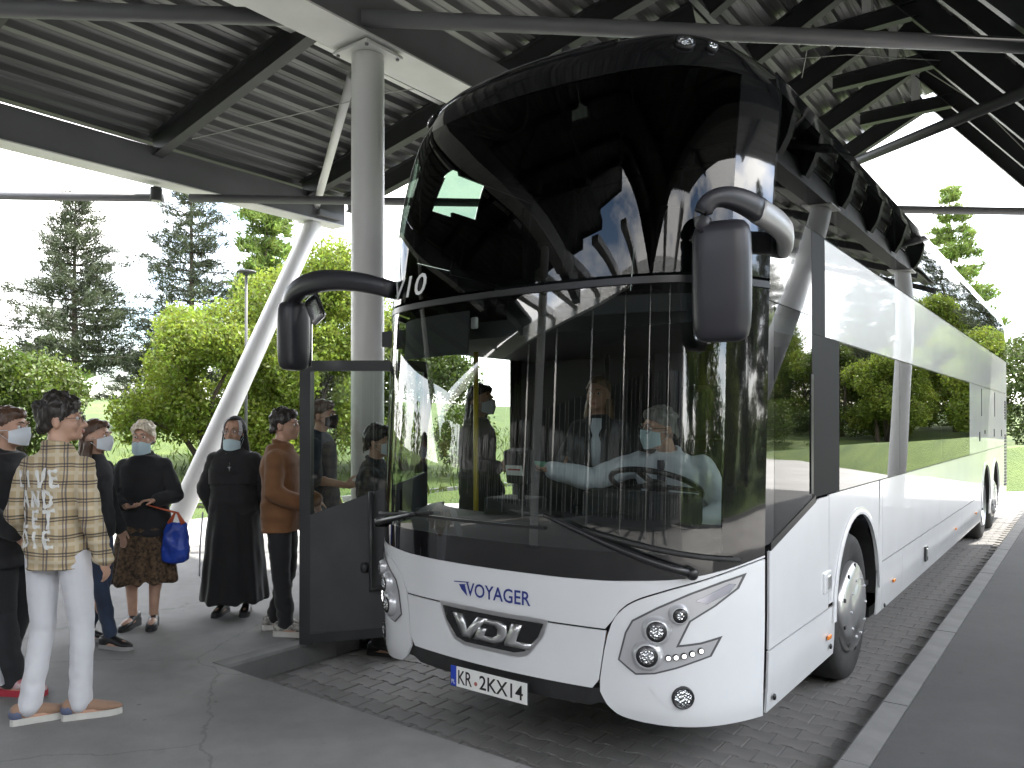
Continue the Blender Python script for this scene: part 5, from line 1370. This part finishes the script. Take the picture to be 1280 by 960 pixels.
    def puffs(s, n, seed, sc=1.0, ph1=1.3):
        rr = random.Random(seed)
        def f(mb):
            for i in range(n):
                th = rr.uniform(0, 6.28); ph = rr.uniform(.0, ph1); c = Vector((math.cos(th) * math.sin(ph) * .074, -.018 + math.sin(th) * math.sin(ph) * .088, .035 + math.cos(ph) * .082)); s.he(mb, c, (.024 * sc, .028 * sc, .020 * sc), 8)
            for i in range(10):
                a = R(200 + i * 14); s.he(mb, (math.cos(a) * .066, -.018 + math.sin(a) * .082, -.035 + .01 * (i % 3)), (.018, .018, .03), 8)
        return f
    def mask(s, m, drop=0.0, sc=1.0):
        v, f = [], []; na, nb = 16, 8
        for i in range(na + 1):
            a = R(-74 + 148 * i / na)
            for j in range(nb + 1):
                t = j / nb; z = (.004 - .108 * t) * sc - drop; top = (1 - t)
                hlim = (1 - .42 * (abs(math.sin(a)) ** 2.2)); zc = -.052 * sc - drop; zz = zc + (z - zc) * hlim
                bul = .016 * math.exp(-(a / .35) ** 2) * (1 - abs(t - .38) * 1.1) + .004
                v.append(s.X @ s.hp((.073 * math.sin(a) * 1.02, .014 + (.087 - .016 * max(0, t - .55) * 1.6) * math.cos(a) + bul, zz)))
        for i in range(na):
            for j in range(nb): f.append((i * (nb + 1) + j, i * (nb + 1) + j + 1, (i + 1) * (nb + 1) + j + 1, (i + 1) * (nb + 1) + j))
        mo = mesh('face_mask', v, f, m, s.o, True, solid=.003, soff=0)
        for x in (-1, 1):
            for z0 in (-.018, -.085):
                mb = MB(); mb.tube([s.hp((x * .072, .036, z0 * .8 - drop * .9)), s.hp((x * .082, .0, -.01 + z0 * .35 - drop * .3)), s.hp((x * .080, -.028, -.01))], .0016, 5); s.part(mb, 'ear_loop', m, mo)
        return mo
    def glasses(s, m):
        mb = MB()
        for x in (-1, 1):
            mb.tube([s.hp((x * .034 + .023 * math.cos(a), .105 - abs(.02 * math.cos(a)) * .2, .002 + .018 * math.sin(a))) for a in np.linspace(0, 2 * math.pi, 17)], .0022, 5, False)
            mb.tube([s.hp((x * .057, .100, .006)), s.hp((x * .078, .05, .006)), s.hp((x * .081, -.01, .002))], .002, 5)
        mb.tube([s.hp((-.011, .107, .005)), s.hp((.011, .107, .005))], .0022, 5)
        return s.part(mb, 'spectacles', m)

# facing angle: 0 = +Y (away along the bus), 90 = +X, 180 = towards the front
black_cloth = cloth('cloth_black', (.014, .014, .016)); charcoal = cloth('cloth_charcoal', (.022, .023, .026)); white_cloth = cloth('cloth_white_denim', (.62, .62, .66), .05)
denim = cloth('denim_blue', (.030, .045, .085), .25); brown_cloth = cloth('cloth_brown', (.17, .075, .028), .15); shirt_blue = cloth('cloth_pale_blue', (.60, .64, .72), .05)
shoe_black = M('shoe_black', (.015, .015, .016), .4, var=.2); sole_white = M('sole_white', (.55, .54, .51), .7, var=.1); sole_black = M('sole_black', (.02, .02, .02), .7)

# --- plaid material
def plaid():
    m = bpy.data.materials.new('plaid_beige'); m.use_nodes = True; nt = m.node_tree; b = nt.nodes['Principled BSDF']; b.inputs['Roughness'].default_value = .9
    tcn = nt.nodes.new('ShaderNodeTexCoord'); mpn = nt.nodes.new('ShaderNodeMapping'); mpn.inputs['Rotation'].default_value = (0, 0, R(-64)); sep = nt.nodes.new('ShaderNodeSeparateXYZ')
    nt.links.new(tcn.outputs['Object'], mpn.inputs['Vector'])
    ns = nt.nodes.new('ShaderNodeTexNoise'); ns.inputs['Scale'].default_value = 5; ad = nt.nodes.new('ShaderNodeMixRGB'); ad.blend_type = 'ADD'; ad.inputs[0].default_value = .03
    nt.links.new(mpn.outputs['Vector'], ns.inputs['Vector']); nt.links.new(mpn.outputs['Vector'], ad.inputs[1]); nt.links.new(ns.outputs['Color'], ad.inputs[2]); nt.links.new(ad.outputs[0], sep.inputs[0])
    def mt(op, a, bb=None, clamp=False):
        n = nt.nodes.new('ShaderNodeMath'); n.operation = op; n.use_clamp = clamp
        for i, q in enumerate((a, bb)):
            if q is None: continue
            if isinstance(q, (int, float)): n.inputs[i].default_value = q
            else: nt.links.new(q, n.inputs[i])
        return n.outputs[0]
    def line(co, per, ph, w):
        fr = mt('FRACT', mt('ADD', mt('DIVIDE', co, per), ph)); return mt('LESS_THAN', mt('ABSOLUTE', mt('SUBTRACT', fr, .5)), w)
    xy = sep.outputs[0]; z = sep.outputs[2]; P_ = .098
    l1 = mt('MAXIMUM', line(xy, P_, .0, .045), line(xy, P_, .16, .035)); l2 = mt('MAXIMUM', line(z, P_, .1, .045), line(z, P_, .26, .035))
    br = mt('MAXIMUM', line(xy, P_, .5, .10), line(z, P_, .6, .10))
    c0 = (.46, .36, .22, 1)
    mx1 = nt.nodes.new('ShaderNodeMixRGB'); mx1.inputs[1].default_value = c0; mx1.inputs[2].default_value = (.55, .47, .34, 1); nt.links.new(br, mx1.inputs[0])
    mx2 = nt.nodes.new('ShaderNodeMixRGB'); mx2.inputs[2].default_value = (.05, .05, .09, 1); nt.links.new(mt('MULTIPLY', l1, .72), mx2.inputs[0]); nt.links.new(mx1.outputs[0], mx2.inputs[1])
    mx3 = nt.nodes.new('ShaderNodeMixRGB'); mx3.inputs[2].default_value = (.04, .035, .04, 1); nt.links.new(mt('MULTIPLY', l2, .78), mx3.inputs[0]); nt.links.new(mx2.outputs[0], mx3.inputs[1])
    nt.links.new(mx3.outputs[0], b.inputs['Base Color'])
    n2 = nt.nodes.new('ShaderNodeTexNoise'); n2.inputs['Scale'].default_value = 300; bp = nt.nodes.new('ShaderNodeBump'); bp.inputs['Strength'].default_value = .3; bp.inputs['Distance'].default_value = .002
    nt.links.new(n2.outputs['Fac'], bp.inputs['Height']); nt.links.new(bp.outputs['Normal'], b.inputs['Normal'])
    return m

# 1. young man in the plaid shirt, back to the camera
face2 = -30
p = Person('young man in beige plaid shirt and white jeans with his back turned', (-2.08, -1.40, ZP), face2, 1.81, .90, .0068,
           dict(wrR=(.245, .03, .875), elR=(.232, -.055, 1.11), hdR=(.02, .35, -1), wrL=(-.21, .14, .93), elL=(-.222, -.03, 1.11), anR=(.115, .03, .085), knR=(.115, .045, .49), anL=(-.115, -.06, .085), toeR=(.85, .5), toeL=(.75, .62)), hyaw=62, hpitch=4, curl=.5)
shirt = p.top('shirt', plaid(), .020, .82, .0105, .018, .97, (.015, (8, 8, 13)), flare=.018)
p.bottom('jeans', white_cloth, .008, .0095, 1.0, .0, .058, (.006, (13, 13, 17)), 4)
p.shoes(M('shoe_tan', (.30, .185, .125), .8, var=.1), sole_white, length=1.03, heel_m=M('shoe_heel_blue', (.10, .12, .20), .7), sole_h=.03)
def tuft(mb):
    rr = random.Random(5)
    for i in range(26):
        th = rr.uniform(0, 6.28); ph = rr.uniform(.1, 1.2); c = Vector((math.cos(th) * math.sin(ph) * .078, -.012 + math.sin(th) * math.sin(ph) * .092, .045 + math.cos(ph) * .088)); p.he(mb, c, (.026, .028, .022), 8)
p.hair(hair_dark, (-.02, .74), 1.04, lambda mb: (tuft(mb), p.puffs(34, 9, 1.15)(mb)), .010); p.brows(hair_dark); p.lips(); p.glasses(M('spectacle_black', (.015, .015, .015), .3))
# brush lettering across the back
BR = {'L': [[(0, 1), (.05, 0), (.55, .06)]], 'I': [[(.2, 1), (.28, 0)]], 'V': [[(0, 1), (.25, 0), (.62, 1.15)]], 'E': [[(.5, 1), (.02, .95), (.1, .02), (.6, .08)], [(.06, .52), (.45, .56)]],
      'A': [[(0, 0), (.3, 1), (.55, 0)], [(.12, .38), (.48, .42)]], 'N': [[(.02, 0), (.06, 1), (.48, .02), (.55, 1.05)]], 'D': [[(.06, 1), (.08, 0), (.48, .2), (.55, .62), (.3, .98), (-.05, 1.02)]], 'T': [[(-.1, .95), (.7, 1.06)], [(.32, 1), (.3, -.08)]]}
bm = bmesh.new(); bm.from_mesh(shirt.data); bvh = BVHTree.FromBMesh(bm); bm.free()
paint = M('brush_paint_white', (.72, .72, .70), .8, var=.08, vscale=40)
def brush(lines, cx, ztop, lh, cw):
    for li, word in enumerate(lines):
        mb = MB(); x = cx - cw * (len(word) - 1) / 2 - .02; z = ztop - li * lh
        for ch in word:
            for st in BR[ch]:
                pts = []
                for (a0, b0), (a1, b1) in zip(st[:-1], st[1:]):
                    for t in np.linspace(0, 1, 7): pts.append((x + (a0 + (a1 - a0) * t) * cw * 1.15, z + (b0 + (b1 - b0) * t) * lh * .82))
                pr, nr = [], []
                for a, b in pts:
                    o_ = p.X @ Vector((a, -.6, b)); d_ = (p.X.to_3x3() @ Vector((0, 1, 0))).normalized(); h, n, _, _ = bvh.ray_cast(o_, d_)
                    if h is not None: pr.append(h); nr.append(n)
                v, f = [], []
                for i in range(len(pr)):
                    t = (pr[min(i + 1, len(pr) - 1)] - pr[max(i - 1, 0)]); sd_ = t.cross(nr[i]).normalized(); hw = .0085 + .003 * math.sin(i * 1.3)
                    v += [pr[i] + nr[i] * .006 + sd_ * hw, pr[i] + nr[i] * .006 - sd_ * hw]
                if len(pr) > 1: mb.add(v, [(2 * i, 2 * i + 1, 2 * i + 3, 2 * i + 2) for i in range(len(pr) - 1)])
            x += cw
        mb.build('lettering', paint, shirt)
brush(['LIVE', 'AND', 'LET', 'DIE'], -.035, 1.27, .108, .068)

# 2. masked man at the frame edge
p = Person('man in black jacket and striped track trousers wearing a pale mask', (-2.87, -1.37, ZP), 52, 1.76, 1.08, .0085, dict(wrR=(.22, .20, 1.0), elR=(.24, -.01, 1.12), hdR=(-.1, .5, -.8), anR=(.11, .10, .085), anL=(-.11, -.12, .085)), hyaw=6)
jk = p.top('jacket', black_cloth, .036, .78, .012, .03, .95, (.014, (8, 8, 10)), flare=.03); p.bottom('track_trousers', charcoal, .026, .012, 1.0, .02, .075, (.014, (8, 8, 14)), 9)
p.shoes(M('shoe_white_red', (.60, .58, .57), .5, var=.5, vscale=22, col2=(.45, .04, .06)), M('sole_red', (.40, .03, .05), .6), length=1.15, width=1.1, sole_h=.035); p.hair(hair_brown, (-.002, .72), .995, p.puffs(24, 6, .8), .005); p.mask(mask_white); p.brows(hair_brown)
mb = MB(); pts = []
J = p.J
for t in np.linspace(0, 1, 12):
    a, b = (J['hipR'], J['knR']) if t < .5 else (J['knR'], J['anR']); q = a.lerp(b, (t * 2) % 1 if t < 1 else 1); pts.append(q + Vector((.094 + .026 - .045 * t + .004, .0, 0)))
for i, q in enumerate(pts[:-1]): mb.beam(q, pts[i + 1], .012, .030, (1, 0, 0))
p.part(mb, 'side_stripe', white_cloth, None, False)

# 3. young woman behind the plaid shirt
p = Person('young brown haired woman in black jacket and blue jeans', (-3.42, -.58, ZP), 62, 1.68, .9, .0085, dict(anR=(.08, .20, .085), knR=(.09, .12, .49), anL=(-.08, -.10, .085)), hyaw=-6, fem=True)
p.top('jacket', black_cloth, .022, .84, .012, .02, .95); p.bottom('jeans', denim, .006, .011, 1.0, .03, .05, (.008, (10, 10, 18)), 2)
p.shoes(shoe_black, M('sole_grey', (.3, .3, .3), .7), length=1.02)
def longhair(mb, L=.30, back=.0):
    for x in (-1, 1):
        limb(mb, [p.hp((x * .066, -.02, -.02)), p.hp((x * .078, -.028, -.15)), p.hp((x * .070, -.01, -L))], [.032, .036, .022])
    limb(mb, [p.hp((0, -.07, 0)), p.hp((0, -.085, -.15)), p.hp((0, -.075, -L))], [.060, .062, .04])
kh = lambda q: q.z < -.03 and (q.y < .02 or abs(q.x) > .058)
p.hair(hair_brown, (.02, .62), 1.02, longhair, .006, keep=kh); p.mask(mask_white); p.brows(hair_brown)

# 4. older woman with the blue bag
p = Person('older woman in black jacket and brown patterned skirt carrying a blue bag', (-3.62, -.09, ZP), 132, 1.66, 1.04, .007,
           dict(wrL=(-.15, .20, 1.10), elL=(-.26, .02, 1.12), hdL=(.9, .35, .05), wrR=(.10, .21, 1.06), elR=(.27, .0, 1.11), hdR=(-.8, .5, -.1), anR=(.085, .0, .10), anL=(-.085, .02, .10), toeR=(.25, 1), toeL=(-.1, 1)), hyaw=6, fem=True, skin=None, curl=.7)
p.top('jacket', black_cloth, .036, .80, .012, .026, .92, (.016, (9, 9, 10)), flare=.03)
def skirt(p, z0, z1, r0, r1, m, pleats=9, amp=.018, name='skirt', cy=0.0, vox=.012):
    mb = MB(); rings = []
    for t in np.linspace(0, 1, 9):
        z = z1 + (z0 - z1) * t; rr = r0 + (r1 - r0) * t ** .8; rings.append((0, cy, z, rr, rr * (.80 + .1 * t)))
    loft(mb, list(reversed(rings)), 40, 2.1)
    def fo(q):
        th = math.atan2(q.y - cy, q.x); t = max(0, min(1, (z1 - q.z) / (z1 - z0))); return amp * t * (math.sin(th * pleats + 2 * noise.noise(q * 2)) + .5 * math.sin(th * (pleats * 2 - 3) + 1.3)) + nz(q, (12, 12, 6), .006)
    return remesh(mb, vox, name, m, p.o, 1, fo, None, p.X)
sk_m = M('skirt_pattern', (.16, .10, .055), .9, var=.6, vscale=38, col2=(.022, .014, .010), detail=3)
skirt(p, .40, 1.0, .165, .27, sk_m)
p.shoes(shoe_black, sole_black, heel=.035, length=1.0); p.mask(mask_blue, .034)
def puff(mb):
    rr = random.Random(8)
    for i in range(30):
        th = rr.uniform(0, 6.28); ph = rr.uniform(.0, 1.35); c = Vector((math.cos(th) * math.sin(ph) * .078, -.014 + math.sin(th) * math.sin(ph) * .09, .04 + math.cos(ph) * .085)); p.he(mb, c, (.026, .026, .022), 8)
p.hair(hair_blond, (-.004, .72), 1.03, lambda mb: (puff(mb), p.puffs(20, 11)(mb)), .008); p.brows(hair_grey); p.lips()
bag_m = M('bag_blue', (.014, .05, .34), .35, var=.2, vscale=10, bump=.5, bscale=14, bdist=.02)
bx_, by_, bz_ = p.X @ Vector((-.29, .13, .70))
bag = empty('carrier_bag', (bx_, by_, bz_ - .16), 'bright blue plastic carrier bag held by the older woman', 'bag')
mb = MB(); loft(mb, [(0, 0, -.17, .085, .05), (0, 0, -.155, .12, .075), (0, 0, -.05, .13, .08), (.0, 0, .08, .115, .06), (0, 0, .17, .10, .035), (0, 0, .20, .085, .02)], 24, 2.6)
remesh(mb, .011, 'bag_body', bag_m, bag, 1, lambda q: nz(q, (14, 14, 9), .020) + nz(q, (30, 30, 22), .007), None, Matrix.Translation((bx_, by_, bz_ + .02)) @ Matrix.Rotation(R(40), 4, 'Z') @ Matrix.Scale(.86, 4))
hw_ = p.X @ (p.J['wrL'] + Vector((.06, .03, -.02)))
for sx in (-.05, .05):
    mb = MB(); mb.tube([(bx_ + sx, by_ + sx * .6, bz_ + .18), Vector((bx_ + sx * .4, by_, bz_ + .27)), hw_ + Vector((0, 0, -.015)), hw_ + Vector((.01, .01, .0))], [.022, .010, .007, .007], 8); mb.build('bag_handle', M('bag_handle_red', (.5, .10, .04), .4), bag, smooth=True)

# 5. nun
p = Person('smiling nun in a black habit with her mask pulled under the chin', (-3.40, .60, ZP), 140, 1.70, 1.08, .0085, dict(wrR=(.21, -.10, .93), elR=(.265, -.06, 1.12), wrL=(-.21, -.10, .93), elL=(-.265, -.06, 1.12), hdR=(-.5, -.5, -.6), hdL=(.5, -.5, -.6)), hyaw=4, fem=True, skin=None)
p.top('habit_top', black_cloth, .042, .86, .012, .042, 1.0, (.014, (8, 8, 8)), flare=.05)
skirt(p, .13, 1.05, .20, .285, cloth('habit_black', (.011, .011, .012)), 8, .016, 'habit_skirt')
mb = MB(); loft(mb, [(0, .0, 1.16, .225, .165), (0, -.005, 1.30, .225, .155), (0, -.01, 1.42, .19, .13), (0, -.01, 1.50, .09, .085)], 32, 2.2); remesh(mb, .012, 'cape', black_cloth, p.o, 1, lambda q: nz(q, (10, 10, 6), .010), None, p.X)
p.shoes(shoe_black, sole_black, length=.98); p.mask(mask_blue, .058, .9); p.brows(hair_fair); p.lips(); p.glasses(M('spectacle_wire', (.25, .22, .2), .3, metal=.6))
def veil(mb):
    limb(mb, [p.hp((0, -.04, .02)), p.hp((0, -.07, -.12)), p.hp((0, -.10, -.30)), p.hp((0, -.11, -.42))], [.095, .098, .12, .13])
    for x in (-1, 1): limb(mb, [p.hp((x * .075, -.03, .0)), p.hp((x * .088, -.03, -.12)), p.hp((x * .10, -.04, -.26))], [.030, .036, .05])
mb = MB(); p.he(mb, (0, -.024, .034), (.094, .104, .106)); veil(mb)
inv_ = p.HM.inverted(); c0 = p.J['head'].copy()
def vcut(q):
    w = inv_ @ (q - c0); return w.y < .030 - .35 * max(0, w.z - .05) or w.z > .105
remesh(mb, .009, 'veil', cloth('veil_black', (.010, .010, .011)), p.o, 1, lambda q: nz(q, (12, 12, 5), .006), vcut, p.X)
mb = MB(); p.he(mb, (0, -.016, .030), (.089, .103, .103)); remesh(mb, .007, 'coif', white_cloth, p.o, 1, None, lambda q: (lambda w: w.y < .058 - .25 * max(0, w.z - .05) and w.z > -.07)(inv_ @ (q - c0)), p.X)
mb = MB(); mb.box((-.005, .166, 1.31), (.008, .006, .05)); mb.box((-.005, .167, 1.32), (.03, .006, .008)); mb.tube([(-.005, .150, 1.34), (.045, .10, 1.44)], .002, 5); p.part(mb, 'cross_pendant', silver_m)
mb = MB(); mb.tube([(.245, .10, .92), (.262, .12, .60), (.262, .13, .36)], .007, 6); p.part(mb, 'cord', white_cloth)

# 6. man in the brown jacket
p = Person('dark haired man in brown jacket, black trousers and white trainers at the door', (-2.56, .47, ZP), 52, 1.77, 1.0, .0085, dict(wrR=(.18, .22, 1.02), elR=(.25, .0, 1.12), wrL=(-.18, .22, 1.02), elL=(-.25, 0, 1.12), anR=(.10, .06, .085), anL=(-.10, -.08, .085)), hyaw=4)
p.top('jacket', brown_cloth, .036, .80, .012, .03, .96, (.013, (8, 8, 9)), flare=.012); p.bottom('trousers', black_cloth, .012, .012, 1.0, .02, .062)
p.shoes(M('shoe_white_black', (.55, .53, .48), .6, var=.6, vscale=26, col2=(.05, .05, .05)), sole_white, length=1.12, sole_h=.036); p.hair(hair_dark, (-.012, .74), 1.03, p.puffs(30, 3), .008); p.brows(hair_dark)

# 7. man behind the door glass
p = Person('man in dark blue T-shirt and black mask behind the door glass', (-2.98, 1.20, ZP), 62, 1.86, 1.0, .0085, dict(wrR=(.16, .28, 1.05), elR=(.25, .05, 1.10), hdR=(0, 1, .1)), hyaw=0)
p.top('t_shirt', cloth('cloth_navy', (.025, .032, .05)), .024, .84, .012, .024, .0, (.012, (8, 8, 10))); p.bottom('trousers', charcoal, .012, .012, 1.0, .02, .064); p.shoes(shoe_black, sole_black, length=1.1)
p.hair(hair_brown, (-.005, .72), 1.0, p.puffs(24, 4, .8), .005); p.mask(mask_black); p.brows(hair_brown)

# 8. person in dark checked shirt at the step, on the roadway
dplaid = M('cloth_dark_check', (.05, .055, .06), .9, var=.5, vscale=26, col2=(.012, .013, .016), detail=1)
p = Person('person in dark checked shirt and pale mask about to board the bus', (-1.97, .92, 0.0), 62, 1.79, .95, .0085, dict(wrR=(.17, .24, 1.05), elR=(.25, .0, 1.12), hdR=(0, 1, .2), anR=(.09, .06, .085), anL=(-.09, -.06, .085)), hyaw=0)
p.top('shirt', dplaid, .026, .82, .012, .022, .96); p.bottom('trousers', black_cloth, .012, .012, 1.0, .02, .062); p.shoes(shoe_black, sole_black, length=1.08)
def fringe(mb): p.he(mb, (0, .03, .07), (.075, .07, .055)); limb(mb, [p.hp((0, -.07, 0)), p.hp((0, -.08, -.07))], [.055, .04])
p.hair(hair_dark, (-.01, .62), 1.07, fringe, .008); p.mask(mask_white)

# 9. passenger on the entrance step
p = Person('long haired passenger in black standing on the bus entrance step', (-1.16, 1.22, .44), 80, 1.66, .95, .0085, dict(wrR=(.15, .26, 1.1), elR=(.24, .03, 1.12), hdR=(0, 1, .1)), hyaw=0, fem=True)
p.top('coat', black_cloth, .03, .70, .012, .024, .96); p.bottom('trousers', charcoal, .01, .012, 1.0, .02, .06); p.shoes(shoe_black, sole_black)
p.hair(hair_dark, (.02, .62), 1.03, lambda mb: longhair(mb, .38), .006, keep=kh); p.mask(mask_white)
# 10. woman standing in the aisle
p = Person('fair haired woman in dark blazer and pale blouse beside the driver', (-.02, 1.08, .56), 160, 1.55, .95, .0085, dict(wrR=(.18, .30, 1.10), elR=(.26, .05, 1.12), hdR=(0, 1, .1)), hyaw=8, fem=True)
p.top('blazer', charcoal, .03, .80, .012, .024, .95, collar=False); p.bottom('trousers', charcoal, .01, .012, 1.0, .02, .06); p.shoes(shoe_black, sole_black)
mb = MB(); loft(mb, [(0, .055, 1.10, .04, .095), (0, .05, 1.25, .05, .098), (0, .045, 1.38, .06, .085), (0, .03, 1.45, .055, .06)], 20); p.part(mb, 'blouse', shirt_blue)
p.hair(hair_fair, (.02, .62), 1.03, lambda mb: longhair(mb, .22), .006, keep=kh); p.brows(hair_fair); p.lips()
# 11. the driver
p = Person('bus driver in pale blue shirt and dark tie reaching out from his seat', (.60, 1.02, .04), 180, 1.78, 1.1, .0085,
           dict(pelvis=(0, -.03, 1.03), neck=(.05, .08, 1.56), head=(.09, .13, 1.71), shR=(.24, .09, 1.50), shL=(-.15, .05, 1.49), elR=(.47, .26, 1.40), wrR=(.68, .40, 1.46), hdR=(.8, .5, .05),
                elL=(-.30, .08, 1.24), wrL=(-.20, .26, 1.20), hdL=(.3, .9, .1), hipR=(.09, 0, 1.0), hipL=(-.09, 0, 1.0), knR=(.16, .42, 1.02), knL=(-.16, .42, 1.02), anR=(.16, .46, .62), anL=(-.16, .46, .62)), hyaw=30, hpitch=-4)
p.top('shirt', shirt_blue, .038, 1.0, .012, .024, .94, (.012, (9, 9, 11))); p.bottom('trousers', charcoal, .012, .012, 1.16, .02, .062)
mb = MB(); loft(mb, [(.005, .155, 1.14, .03, .022), (.02, .195, 1.28, .036, .022), (.035, .205, 1.42, .028, .024), (.05, .175, 1.53, .024, .026)], 12); p.part(mb, 'tie', M('tie_dark', (.02, .02, .03), .7))
p.hair(hair_grey, (.0, .72), 1.0, p.puffs(24, 7, .9), .006); p.mask(mask_blue); p.brows(hair_grey); p.glasses(M('spectacle_black', (.015, .015, .015), .3))
mb = MB(); mb.box((-.20, .66, 1.555), (.26, .11, .006), Matrix.Rotation(R(8), 3, 'X') @ Matrix.Rotation(R(4), 3, 'Y'))
o = mb.build('green_card', M('card_green', (.10, .42, .26), .6)); tag(o, 'green card passed between driver and passenger behind the windscreen', 'card')

# fallen leaf on the side platform
lf = MB()
for i in range(7):
    t = i / 6; w = .016 * math.sin(math.pi * min(1, t * 1.02)) + .001
    lf.v += [Vector((2.60 + .07 * t, 4.02 + .03 * t - w, .158 + .008 * math.sin(3 * t))), Vector((2.60 + .07 * t, 4.02 + .03 * t + w, .160 + .010 * math.sin(3 * t)))]
lf.f = [(2 * i, 2 * i + 1, 2 * i + 3, 2 * i + 2) for i in range(6)]
o = lf.build('fallen_leaf', M('dry_leaf', (.42, .36, .26), .8), None, True); tag(o, 'small dry pale leaf lying on the shade-coloured asphalt strip', 'leaf')
